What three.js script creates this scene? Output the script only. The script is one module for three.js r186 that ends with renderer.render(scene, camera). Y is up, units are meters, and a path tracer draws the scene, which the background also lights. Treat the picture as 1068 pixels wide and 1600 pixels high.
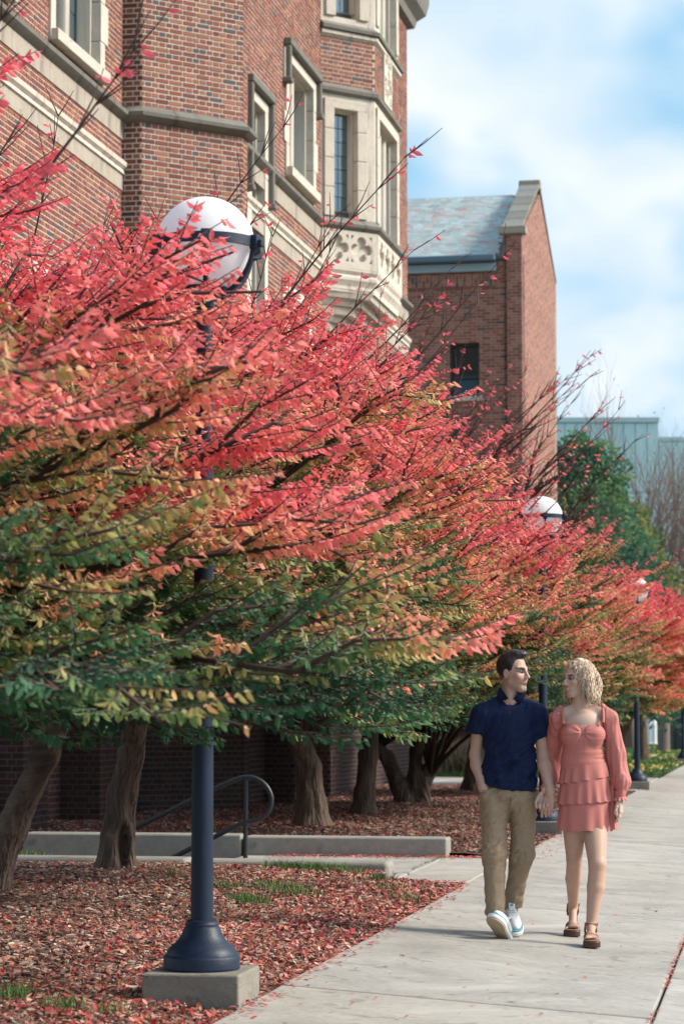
import * as THREE from 'three';
import { mergeGeometries, toCreasedNormals } from 'three/addons/utils/BufferGeometryUtils.js';
import { RoundedBoxGeometry } from 'three/addons/geometries/RoundedBoxGeometry.js';

// ---------------------------------------------------------------- camera, sky, sun, exposure
const scene = new THREE.Scene();
const LENS = 3778, EYE = 1.36, PITCH = Math.atan(317 / LENS);      // an 85 mm lens, tipped up a little; sizes of the survey are in photo pixels
const camera = new THREE.PerspectiveCamera((2 * Math.atan(800 / LENS) * 180) / Math.PI, 1068 / 1600, 0.1, 900);
camera.position.set(0, EYE, 0);
camera.rotation.x = PITCH;
camera.focus = 15.6;
camera.userData.fStop = 4.2;

const rngOf = (a) => () => { a |= 0; a = (a + 0x6d2b79f5) | 0; let t = Math.imul(a ^ (a >>> 15), 1 | a); t = (t + Math.imul(t ^ (t >>> 7), 61 | t)) ^ t; return ((t ^ (t >>> 14)) >>> 0) / 4294967296; };
const clamp = (x, a = 0, b = 1) => (x < a ? a : x > b ? b : x), lerp = (a, b, t) => a + (b - a) * t;
const sstep = (a, b, x) => { const t = clamp((x - a) / (b - a)); return t * t * (3 - 2 * t); };
const hash3 = (x, y, z) => { let h = Math.imul(x, 374761393) ^ Math.imul(y, 668265263) ^ Math.imul(z, 1274126177); h = Math.imul(h ^ (h >>> 13), 1274126177); return ((h ^ (h >>> 16)) >>> 0) / 4294967296; };
function noise(x, y, z) {                                            // value noise, 0..1
  const ix = Math.floor(x), iy = Math.floor(y), iz = Math.floor(z);
  let u = x - ix, v = y - iy, w = z - iz;
  u = u * u * (3 - 2 * u); v = v * v * (3 - 2 * v); w = w * w * (3 - 2 * w);
  const a = lerp(lerp(hash3(ix, iy, iz), hash3(ix + 1, iy, iz), u), lerp(hash3(ix, iy + 1, iz), hash3(ix + 1, iy + 1, iz), u), v);
  const b = lerp(lerp(hash3(ix, iy, iz + 1), hash3(ix + 1, iy, iz + 1), u), lerp(hash3(ix, iy + 1, iz + 1), hash3(ix + 1, iy + 1, iz + 1), u), v);
  return lerp(a, b, w);
}
const fbm = (x, y, z, n = 4) => { let s = 0, a = 0.5, t = 0; for (let i = 0; i < n; i++) { s += a * noise(x, y, z); t += a; x = x * 2.03 + 7.1; y = y * 2.03 + 3.7; z = z * 2.03 + 1.3; a *= 0.5; } return s / t; };

const SUN = new THREE.Vector3(0.80, 0.58, 0.03).normalize();
{ // broken autumn cloud: soft white heaps with blue between them, thinning to a pale horizon
  const W = 2048, H = 1024, data = new Float32Array(W * H * 4);
  for (let r = 0; r < H; r++) {
    const el = ((r + 0.5) / H - 0.5) * Math.PI, y = Math.sin(el), c = Math.cos(el);
    for (let q = 0; q < W; q++) {
      const az = ((q + 0.5) / W - 0.5) * 2 * Math.PI, x = Math.cos(az) * c, z = Math.sin(az) * c, i = (r * W + q) * 4;
      const up = Math.max(y, 0), g = Math.pow(up, 0.5);
      const blue = [lerp(0.30, 0.11, g), lerp(0.49, 0.30, g), lerp(0.62, 0.50, g)], near = Math.acos(clamp(x * SUN.x + y * SUN.y + z * SUN.z, -1, 1)), glow = 2.6 * Math.exp(-((near / 0.25) ** 2)) + 0.35 * Math.exp(-((near / 0.55) ** 2));   // glow added round the unseen sun to soften and fill the light
      let mist = 0, cloud = 0, shade = 0;
      if (y > -0.02) {
        const f = 8.5, wx = fbm(x * 9 + 3, y * 14, z * 9, 3) - 0.5, wy = fbm(x * 13 + 9, y * 20 + 4, z * 13, 3) - 0.5;
        const d = fbm(x * f + 11.3 + wx * 1.1, y * f * 1.9 + 4.6 + wy * 0.9, z * f + 2.7, 6), e = fbm(x * 22 + 1.7 + wx * 1.5, y * 48 + 8.2 + wy * 1.5, z * 22 + 5.1, 6), v = d + (e - 0.5) * 0.46;
        mist = clamp(sstep(0.32, 0.56, v) + 0.6 * sstep(0.09, 0.0, y)); cloud = clamp(sstep(0.49, 0.68, v)); shade = sstep(0.46, 0.70, fbm(x * f + 11.3 + wx, (y - 0.03) * f * 1.9 + 4.6, z * f + 2.7, 5));
      }
      const grey = [0.41, 0.515, 0.60], top = [lerp(0.595, 0.43, shade * 0.8), lerp(0.62, 0.51, shade * 0.75), lerp(0.645, 0.59, shade * 0.7)];
      const white = [0, 1, 2].map((k) => lerp(lerp(blue[k], grey[k], mist * 0.80), top[k], cloud * 0.9)); cloud = 1;
      const gd = y < 0 ? [0.24, 0.22, 0.20] : null;
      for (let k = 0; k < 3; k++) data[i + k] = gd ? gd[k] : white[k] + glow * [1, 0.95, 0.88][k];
      data[i + 3] = 1;
    }
  }
  const sky = new THREE.DataTexture(data, W, H, THREE.RGBAFormat, THREE.FloatType);
  sky.mapping = THREE.EquirectangularReflectionMapping; sky.magFilter = sky.minFilter = THREE.LinearFilter; sky.needsUpdate = true;
  scene.background = sky; scene.environment = sky;
}
const sun = new THREE.DirectionalLight(new THREE.Color().setRGB(1, 0.91, 0.80), 3.0);
sun.position.copy(SUN).multiplyScalar(80).add(new THREE.Vector3(0, 0, -25));
sun.target.position.set(0, 0, -25);
sun.castShadow = true; sun.shadow.radius = 28; sun.shadow.mapSize.set(4096, 4096);
Object.assign(sun.shadow.camera, { left: -60, right: 60, top: 60, bottom: -60, near: 1, far: 220 });
scene.add(sun, sun.target);

const renderer = new THREE.WebGLRenderer({ antialias: true });
renderer.setSize(683, 1024);
renderer.toneMapping = THREE.LinearToneMapping;
renderer.toneMappingExposure = 1.68;
renderer.shadowMap.enabled = true;

// ---------------------------------------------------------------- helpers
const V3 = (x, y, z) => new THREE.Vector3(x, y, z);
const cosP = Math.cos(PITCH), sinP = Math.sin(PITCH);
function sight(px, py) { const x = (px - 534) / LENS, y = -(py - 800) / LENS; return V3(x, y * cosP + sinP, y * sinP - cosP); }
const at = (px, py, d) => { const r = sight(px, py); return r.multiplyScalar(-d / r.z).add(V3(0, EYE, 0)); };      // the point d metres ahead
const floorAt = (px, py, y = 0) => { const r = sight(px, py); return r.multiplyScalar((y - EYE) / r.y).add(V3(0, EYE, 0)); };
const taken = {};
const numbered = (n) => { const k = (taken[n] = (taken[n] ?? -1) + 1); return k ? n + '_' + String(k).padStart(3, '0') : n; };
function tag(o, label, category, group, kind) {
  if (label) o.userData.label = label;
  if (category) o.userData.category = category;
  if (group) o.userData.group = group;
  if (kind) o.userData.kind = kind;
  return o;
}
function thing(name, pos, label, category, group) { const o = new THREE.Group(); o.name = numbered(name); o.position.copy(pos); scene.add(o); return tag(o, label, category, group); }
function part(name, geo, mat, parent, pos) { const m = new THREE.Mesh(geo, mat); m.name = name; if (pos) m.position.copy(pos); m.castShadow = m.receiveShadow = true; parent.add(m); return m; }
function many(name, geo, mat, matrices, colors, parent, kind = 'stuff') {
  const m = new THREE.InstancedMesh(geo, mat, matrices.length);
  matrices.forEach((x, i) => m.setMatrixAt(i, x));
  if (colors) { const c = new THREE.Color(); colors.forEach((x, i) => m.setColorAt(i, c.setRGB(x[0], x[1], x[2]))); }
  m.name = name; m.castShadow = m.receiveShadow = true; if (kind) m.userData.kind = kind; parent.add(m); return m;
}
const rgb = (r, g, b) => new THREE.Color().setRGB(r, g, b);
const std = (c, rough = 0.8, more = {}) => new THREE.MeshStandardMaterial({ color: Array.isArray(c) ? rgb(...c) : c, roughness: rough, ...more });
function texture(W, H, fn, srgb, rx = 1, ry = 1) {                    // fn(u, v) -> [r, g, b] 0..1 (linear for colour), tiles
  const data = new Uint8Array(W * H * 4), enc = (x) => (x <= 0.0031308 ? 12.92 * x : 1.055 * Math.pow(x, 1 / 2.4) - 0.055);
  for (let j = 0; j < H; j++) for (let i = 0; i < W; i++) {
    const c = fn(i / W, j / H), k = (j * W + i) * 4;
    for (let q = 0; q < 3; q++) data[k + q] = Math.round(255 * clamp(srgb ? enc(clamp(c[q])) : c[q]));
    data[k + 3] = 255;
  }
  const t = new THREE.DataTexture(data, W, H);
  t.wrapS = t.wrapT = THREE.RepeatWrapping; t.magFilter = THREE.LinearFilter; t.minFilter = THREE.LinearMipmapLinearFilter; t.generateMipmaps = true;
  if (srgb) t.colorSpace = THREE.SRGBColorSpace;
  t.repeat.set(rx, ry); t.needsUpdate = true; return t;
}
// noise that tiles over the unit square: sampled on a torus
const tiled = (u, v, f, n = 4, s = 0) => { const a = u * 2 * Math.PI, b = v * 2 * Math.PI, k = f / (2 * Math.PI); return fbm(Math.cos(a) * k + 40 + s, Math.sin(a) * k + Math.cos(b) * k + 17, Math.sin(b) * k + 9 + s, n); };
function geoOf(pos, idx, nor, uv, col) {
  const g = new THREE.BufferGeometry();
  g.setAttribute('position', new THREE.Float32BufferAttribute(pos, 3));
  if (uv) g.setAttribute('uv', new THREE.Float32BufferAttribute(uv, 2));
  if (col) g.setAttribute('color', new THREE.Float32BufferAttribute(col, 3));
  if (idx) g.setIndex(idx);
  if (nor) g.setAttribute('normal', new THREE.Float32BufferAttribute(nor, 3)); else g.computeVertexNormals();
  return g;
}
function box(w, h, d, x = 0, y = 0, z = 0, bevel = 0) {                // centred on x, z; standing on y
  const g = bevel ? new RoundedBoxGeometry(w, h, d, 2, bevel) : new THREE.BoxGeometry(w, h, d);
  return g.translate(x, y + h / 2, z);
}
const plain = (gs) => mergeGeometries(gs.map((g) => { g = g.index ? g.toNonIndexed() : g; for (const k of Object.keys(g.attributes)) if (!['position', 'normal', 'uv'].includes(k)) g.deleteAttribute(k); if (!g.attributes.uv) g.setAttribute('uv', new THREE.Float32BufferAttribute(new Float32Array(g.attributes.position.count * 2), 2)); return g; }));
function tube(points, radii, sides = 8, caps = true, wob = 0, seed = 0) {   // a tube through points with its own radius at each
  const pos = [], nor = [], uv = [], idx = [], n = points.length, T = V3(0, 0, 0), N = V3(0, 0, 0), B = V3(0, 0, 0), q = V3(0, 0, 0);
  let len = 0;
  for (let i = 0; i < n; i++) {
    T.subVectors(points[Math.min(i + 1, n - 1)], points[Math.max(i - 1, 0)]).normalize();
    if (i === 0) { N.set(Math.abs(T.y) > 0.9 ? 1 : 0, Math.abs(T.y) > 0.9 ? 0 : 1, 0); }
    N.addScaledVector(T, -N.dot(T)).normalize(); B.crossVectors(T, N);
    if (i) len += points[i].distanceTo(points[i - 1]);
    for (let s = 0; s <= sides; s++) {
      const a = ((s % sides) / sides) * 2 * Math.PI, r = radii[i] * (1 + (wob ? wob * (fbm(Math.cos(a) * 2 + seed, len * 3, Math.sin(a) * 2, 3) - 0.5) * 2 : 0));
      q.set(0, 0, 0).addScaledVector(N, Math.cos(a)).addScaledVector(B, Math.sin(a));
      pos.push(points[i].x + q.x * r, points[i].y + q.y * r, points[i].z + q.z * r); nor.push(q.x, q.y, q.z); uv.push(s / sides, len);
      if (i < n - 1 && s < sides) { const k = i * (sides + 1) + s, m = k + sides + 1; idx.push(k, k + 1, m, k + 1, m + 1, m); }
    }
  }
  if (caps) for (const [i, dir] of [[0, -1], [n - 1, 1]]) {
    T.subVectors(points[Math.min(i + 1, n - 1)], points[Math.max(i - 1, 0)]).normalize().multiplyScalar(dir);
    const c = pos.length / 3; pos.push(points[i].x, points[i].y, points[i].z); nor.push(T.x, T.y, T.z); uv.push(0.5, 0.5);
    for (let s = 0; s < sides; s++) { const k = (i * (sides + 1) + s) * 3; pos.push(pos[k], pos[k + 1], pos[k + 2]); nor.push(T.x, T.y, T.z); uv.push(0, 0); }
    for (let s = 0; s < sides; s++) { const a = c + 1 + s, b = c + 1 + ((s + 1) % sides); dir > 0 ? idx.push(c, a, b) : idx.push(c, b, a); }
  }
  return geoOf(pos, idx, nor, uv);
}
const bez = (a, b, c, d, n) => new THREE.CubicBezierCurve3(a, b, c, d).getPoints(n);

// a signed distance field turned into a mesh (surface nets); sdf(x, y, z) < 0 inside
function skin(sdf, lo, hi, cell, color) {
  const nx = Math.ceil((hi[0] - lo[0]) / cell) + 1, ny = Math.ceil((hi[1] - lo[1]) / cell) + 1, nz = Math.ceil((hi[2] - lo[2]) / cell) + 1;
  const f = new Float32Array(nx * ny * nz), id = new Int32Array(nx * ny * nz).fill(-1), sx = 1, sy = nx, sz = nx * ny;
  for (let k = 0; k < nz; k++) for (let j = 0; j < ny; j++) for (let i = 0; i < nx; i++) f[i + j * sy + k * sz] = sdf(lo[0] + i * cell, lo[1] + j * cell, lo[2] + k * cell);
  const pos = [], idx = [], nor = [], col = color ? [] : null;
  const corner = [0, sx, sy, sx + sy, sz, sx + sz, sy + sz, sx + sy + sz], edges = [[0, 1], [2, 3], [4, 5], [6, 7], [0, 2], [1, 3], [4, 6], [5, 7], [0, 4], [1, 5], [2, 6], [3, 7]];
  for (let k = 0; k < nz - 1; k++) for (let j = 0; j < ny - 1; j++) for (let i = 0; i < nx - 1; i++) {
    const b = i + j * sy + k * sz; let m = 0;
    for (let c = 0; c < 8; c++) if (f[b + corner[c]] < 0) m |= 1 << c;
    if (m === 0 || m === 255) continue;
    let x = 0, y = 0, z = 0, n = 0;
    for (const [p, q] of edges) {
      if (((m >> p) & 1) === ((m >> q) & 1)) continue;
      const fa = f[b + corner[p]], t = fa / (fa - f[b + corner[q]]);
      x += lerp(p & 1, q & 1, t); y += lerp((p >> 1) & 1, (q >> 1) & 1, t); z += lerp(p >> 2, q >> 2, t); n++;
    }
    id[b] = pos.length / 3;
    const X = lo[0] + (i + x / n) * cell, Y = lo[1] + (j + y / n) * cell, Z = lo[2] + (k + z / n) * cell, e = cell * 0.6;
    pos.push(X, Y, Z);
    let gx = sdf(X + e, Y, Z) - sdf(X - e, Y, Z), gy = sdf(X, Y + e, Z) - sdf(X, Y - e, Z), gz = sdf(X, Y, Z + e) - sdf(X, Y, Z - e);
    const l = Math.hypot(gx, gy, gz) || 1; nor.push(gx / l, gy / l, gz / l);
    if (col) col.push(...color(X, Y, Z));
  }
  for (let k = 1; k < nz - 1; k++) for (let j = 1; j < ny - 1; j++) for (let i = 1; i < nx - 1; i++) {
    const b = i + j * sy + k * sz, s = f[b] < 0;
    for (const [d, u, v] of [[sx, sy, sz], [sy, sz, sx], [sz, sx, sy]]) {
      if (s === f[b + d] < 0) continue;
      const A = id[b], B = id[b - u], C = id[b - u - v], D = id[b - v];
      if (A < 0 || B < 0 || C < 0 || D < 0) continue;
      s ? idx.push(A, B, C, A, C, D) : idx.push(A, C, B, A, D, C);
    }
  }
  return geoOf(pos, idx, nor, null, col);
}
const capD = (x, y, z, c) => { const ax = c[0], ay = c[1], az = c[2], bx = c[3] - ax, by = c[4] - ay, bz = c[5] - az; const px = x - ax, py = y - ay, pz = z - az; const t = clamp((px * bx + py * by + pz * bz) / (bx * bx + by * by + bz * bz + 1e-12)); return Math.hypot(px - bx * t, py - by * t, pz - bz * t) - (c[6] + (c[7] - c[6]) * t); };
const ellD = (x, y, z, c) => { const px = (x - c[0]) / c[3], py = (y - c[1]) / c[4], pz = (z - c[2]) / c[5]; const k0 = Math.hypot(px, py, pz), k1 = Math.hypot(px / c[3], py / c[4], pz / c[5]); return k1 < 1e-9 ? -Math.min(c[3], c[4], c[5]) : (k0 * (k0 - 1)) / k1; };
const smin = (a, b, k) => { const h = clamp(0.5 + (0.5 * (b - a)) / k); return lerp(b, a, h) - k * h * (1 - h); };
const smax = (a, b, k) => -smin(-a, -b, k);
// ---------------------------------------------------------------- the lie of the land: s runs along the walk away from us, t across it to the right of its left edge
const edgeA = floorAt(325, 1600), edgeB = floorAt(720, 1384.5);
const P = edgeB.clone().sub(edgeA).normalize(), Q = V3(-P.z, 0, P.x);
const FALL = 0.07;                                                       // the walk falls towards the street
const st = (s, t, y = 0) => edgeA.clone().addScaledVector(P, s).addScaledVector(Q, t).setY(y);
const stOf = (v) => { const d = v.clone().sub(edgeA); return [d.dot(P), d.dot(Q)]; };
const walkY = (t) => -FALL * clamp(t, 0, 5.7);
function walkAt(px, py) { let y = 0, v; for (let i = 0; i < 12; i++) { v = floorAt(px, py, y); y = walkY(stOf(v)[1]); } return v; }

const concreteMap = texture(512, 512, (u, v) => {
  const a = tiled(u, v, 7, 4), b = tiled(u, v, 60, 2, 5), c = tiled(u, v, 150, 1, 9), d = tiled(u, v, 3, 3, 21);
  const k = 0.88 + 0.34 * (a - 0.5) + 0.20 * (b - 0.5) + 0.16 * (c - 0.5) - 0.22 * sstep(0.54, 0.75, d) * (0.4 + b) - 0.22 * sstep(0.70, 0.78, tiled(u, v, 26, 2, 31)) + 0.10 * sstep(0.6, 0.75, tiled(u, v, 12, 3, 44));
  return [0.412 * k, 0.388 * k, 0.352 * k];
}, true, 1 / 2.3, 1 / 2.3);
const fineBump = texture(256, 256, (u, v) => { const k = 0.5 * tiled(u, v, 40, 3) + 0.5 * tiled(u, v, 110, 1, 3); return [k, k, k]; }, false, 2, 2);
const M = {};
M.slabs = [[1, 1, 1], [0.93, 0.93, 0.92], [0.97, 0.955, 0.93], [0.89, 0.885, 0.87]].map((c) => std(c, 0.92, { map: concreteMap, bumpMap: fineBump, bumpScale: 0.002 }));
M.curb = std([0.80, 0.80, 0.77], 0.92, { map: concreteMap, bumpMap: fineBump, bumpScale: 0.004 });
M.block = std([0.70, 0.68, 0.63], 0.95, { map: concreteMap, bumpMap: fineBump, bumpScale: 0.006 });
const soilMap = texture(512, 512, (u, v) => {
  const a = tiled(u, v, 9, 4), b = tiled(u, v, 70, 3, 5), c = tiled(u, v, 40, 2, 13);
  const k = 0.35 + 0.9 * b + 0.5 * (a - 0.5), r = sstep(0.62, 0.8, c);
  return [0.115 * k + 0.12 * r, 0.062 * k + 0.01 * r, 0.045 * k + 0.012 * r];
}, true, 0.5, 0.5);
M.mulch = std([1, 1, 1], 1, { map: soilMap, bumpMap: fineBump, bumpScale: 0.02 });
const turfMap = texture(512, 512, (u, v) => { const a = tiled(u, v, 6, 4), b = tiled(u, v, 90, 2, 5); const k = 0.45 + 0.8 * b + 0.7 * (a - 0.5); return [0.055 * k + 0.02 * a, 0.12 * k, 0.035 * k]; }, true, 0.4, 0.4);
M.turf = std([1, 1, 1], 1, { map: turfMap, bumpMap: fineBump, bumpScale: 0.03 });

// a sheet over the s-t grid; cells for which skip() holds are left out
function sheet(name, ss, ts, height, mat, skip) {
  const pos = [], uv = [], idx = [], n = ts.length;
  for (const s of ss) for (const t of ts) { const v = st(s, t, height(s, t)); pos.push(v.x, v.y, v.z); uv.push(v.x, -v.z); }
  for (let i = 0; i < ss.length - 1; i++) for (let j = 0; j < n - 1; j++) {
    if (skip && skip((ss[i] + ss[i + 1]) / 2, (ts[j] + ts[j + 1]) / 2)) continue;
    const a = i * n + j; idx.push(a, a + 1, a + n, a + 1, a + n + 1, a + n);
  }
  const m = part(name, geoOf(pos, idx, null, uv), mat, scene); m.userData.kind = 'structure'; return m;
}
const span = (a, b, n) => Array.from({ length: n + 1 }, (_, i) => a + ((b - a) * i) / n);
const STAIR = { s0: 10.25, s1: 12.57, t0: -6.4, t1: -2.62 };
const inStair = (s, t) => s > STAIR.s0 && s < STAIR.s1 && t > STAIR.t0 && t < STAIR.t1;
sheet('ground', [-60, -12, STAIR.s0, STAIR.s1, 40, 120, 620], [-420, -60, STAIR.t0, STAIR.t1, -0.001, 0.002, 5.7, 60, 420], (s, t) => (t < 0 ? -0.06 : -0.2 - FALL * Math.min(t, 5.7)), M.turf, inStair);

const bedY = (s, t) => 0.05 * (fbm(s * 0.7 + 5, t * 0.7 + 2, 0, 3) - 0.5) + 0.02 + 0.05 * sstep(0.3, 2.5, -t) - 0.045 * sstep(0.5, 0, -t);
const BED1 = { s0: -9, s1: 9.9, t0: -10, t1: -0.004 }, BED2 = { s0: 12.75, s1: 33.6, t0: -11, t1: -0.004 };
sheet('mulch_bed', span(BED1.s0, BED1.s1, 90), [...span(BED1.t0, -0.8, 40), ...span(-0.7, BED1.t1, 8)], bedY, M.mulch, (s, t) => s > 8.9 && t > -0.76);
sheet('mulch_bed_001', span(BED2.s0, BED2.s1, 70), [...span(BED2.t0, -0.8, 36), ...span(-0.7, BED2.t1, 6)], bedY, M.mulch);
sheet('lawn', span(42.3, 118, 60), [...span(-60, -6, 20), ...span(-5, -0.01, 10)], (s, t) => 0.06 * (fbm(s * 0.2, t * 0.2, 3, 2) - 0.5) + 0.012, M.turf);
sheet('lawn_001', span(-20, 118, 20), span(5.72, 40, 10), () => -0.40, M.turf);

// ---------------------------------------------------------------- the concrete walk, slab by slab
function slabGeo(len, wid, thick = 0.12) {
  const g = new RoundedBoxGeometry(wid, thick, len, 2, 0.012).translate(0, -thick / 2, 0), p = g.attributes.position, n = g.attributes.normal, uv = [];
  for (let i = 0; i < p.count; i++) { const a = [Math.abs(n.getX(i)), Math.abs(n.getY(i)), Math.abs(n.getZ(i))]; a[1] >= a[0] && a[1] >= a[2] ? uv.push(p.getX(i), p.getZ(i)) : a[0] > a[2] ? uv.push(p.getZ(i), p.getY(i)) : uv.push(p.getX(i), p.getY(i)); }
  g.setAttribute('uv', new THREE.Float32BufferAttribute(uv, 2)); return g;
}
const walkTurn = Math.atan2(-P.x, -P.z);                                 // local -z runs along the walk
{
  const walk = thing('sidewalk', edgeA.clone()); walk.rotation.y = walkTurn; walk.userData.kind = 'structure';
  const base = part('joint_bed', new THREE.BoxGeometry(5.7, 0.08, 132).translate(2.85, -0.1, -52), std([0.20, 0.175, 0.15], 1), walk); base.rotation.z = -FALL;
  const r = rngOf(5), L = 1.9, cols = [[0.0, 1.86], [1.869, 1.86], [3.74, 1.9]], shapes = cols.map(([, w]) => slabGeo(L - 0.012, w));
  shapes.forEach((g, c) => { const uv = g.attributes.uv; for (let i = 0; i < uv.count; i++) uv.setXY(i, uv.getX(i) + c * 0.7, uv.getY(i)); });
  const alt = shapes.map((g) => { const h = g.clone(), uv = h.attributes.uv; for (let i = 0; i < uv.count; i++) uv.setXY(i, uv.getY(i) + 3.1, -uv.getX(i) + 1.7); return h; });
  for (let k = -5; k < 56; k++) for (let c = 0; c < 3; c++) {
    const s = 1.6 + L * k + L / 2 + (c ? 0.0 : 0), t = cols[c][0] + cols[c][1] / 2;
    const m = part('slab', (k + c) % 2 ? shapes[c] : alt[c], M.slabs[Math.floor(r() * 4)], walk, V3(t, -FALL * t + (r() - 0.5) * 0.006, -s));
    m.rotation.set((r() - 0.5) * 0.002, 0, -FALL + (r() - 0.5) * 0.002); m.userData.kind = 'structure';
  }
}
{ // the short walk between the kerbs and the steps that go down to the building
  const w = thing('side_path', st(10.8, -1)); w.rotation.y = walkTurn; w.userData.kind = 'structure';
  const put = (s0, s1, t0, t1, m) => { const sl = part('slab', slabGeo(s1 - s0 - 0.014, t1 - t0 - 0.014), M.slabs[m], w, V3((t0 + t1) / 2 + 1, 0.004, 10.8 - (s0 + s1) / 2)); sl.userData.kind = 'structure'; };
  put(8.9, 10.72, -0.62, 0, 2); put(10.72, 12.57, -0.62, 0, 0); put(10.26, 12.56, -2.6, -0.63, 1); put(8.92, 10.2, -0.74, -0.635, 1);
  const stepG = new RoundedBoxGeometry(0.36, 0.165, 2.3, 2, 0.012);
  for (let k = 0; k < 9; k++) part('step', stepG, M.curb, w, V3(-2.6 - 0.16 - k * 0.335 + 1, -0.083 - 0.165 * (k + 1), 10.8 - 11.41)).userData.kind = 'structure';
  part('stair_floor', new THREE.BoxGeometry(1.2, 0.1, 2.3), M.curb, w, V3(-5.85 + 1, -1.75, -0.61));
  const hb = BED1; part('landing_bed', new THREE.BoxGeometry(2.6, 0.05, 3.6).translate(0, -0.16, 0), M.mulch, w, V3(-0.3, 0, 0.1));
}
{ // two low concrete kerb walls either side of the steps
  const far = thing('kerb_wall', st(12.73, -5), 'pale concrete kerb wall behind the handrail, its square end at the walk', 'kerb', null); far.rotation.y = walkTurn;
  for (const [a, b, h] of [[-8, -4.86, 0.205], [-4.85, -2.63, 0.20], [-2.62, -0.62, 0.185]]) {
    const g = new RoundedBoxGeometry(b - a - 0.012, h + 1.9, 0.32, 3, 0.022); part('kerb_block', g, M.curb, far, V3((a + b) / 2 + 5, (h - 1.9) / 2, 0));
  }
  const near = thing('kerb_wall', st(10.08, -5), 'low flush concrete kerb in front of the steps, rounded and chipped at its end', 'kerb', null); near.rotation.y = walkTurn;
  for (const [a, b, h] of [[-8, -5.2, 0.13], [-5.19, -2.52, 0.125], [-2.51, -0.76, 0.115]]) {
    const g = new RoundedBoxGeometry(b - a - 0.012, h + 1.9, 0.34, 3, 0.045); part('kerb_block', g, M.curb, near, V3((a + b) / 2 + 5, (h - 1.9) / 2, 0));
  }
}
{ // the crossing walk in front of the lawn
  const w = thing('plaza_walk', st(38, -6)); w.rotation.y = walkTurn; w.userData.kind = 'structure';
  const g = slabGeo(2.14, 2.13);
  for (let i = 0; i < 4; i++) for (let j = 0; j < 9; j++) part('slab', g, M.slabs[(i * 3 + j * 5) % 4], w, V3(6 - 1.08 - j * 2.15, 0.006, 38 - 34.72 - i * 2.16)).userData.kind = 'structure';
}
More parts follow.
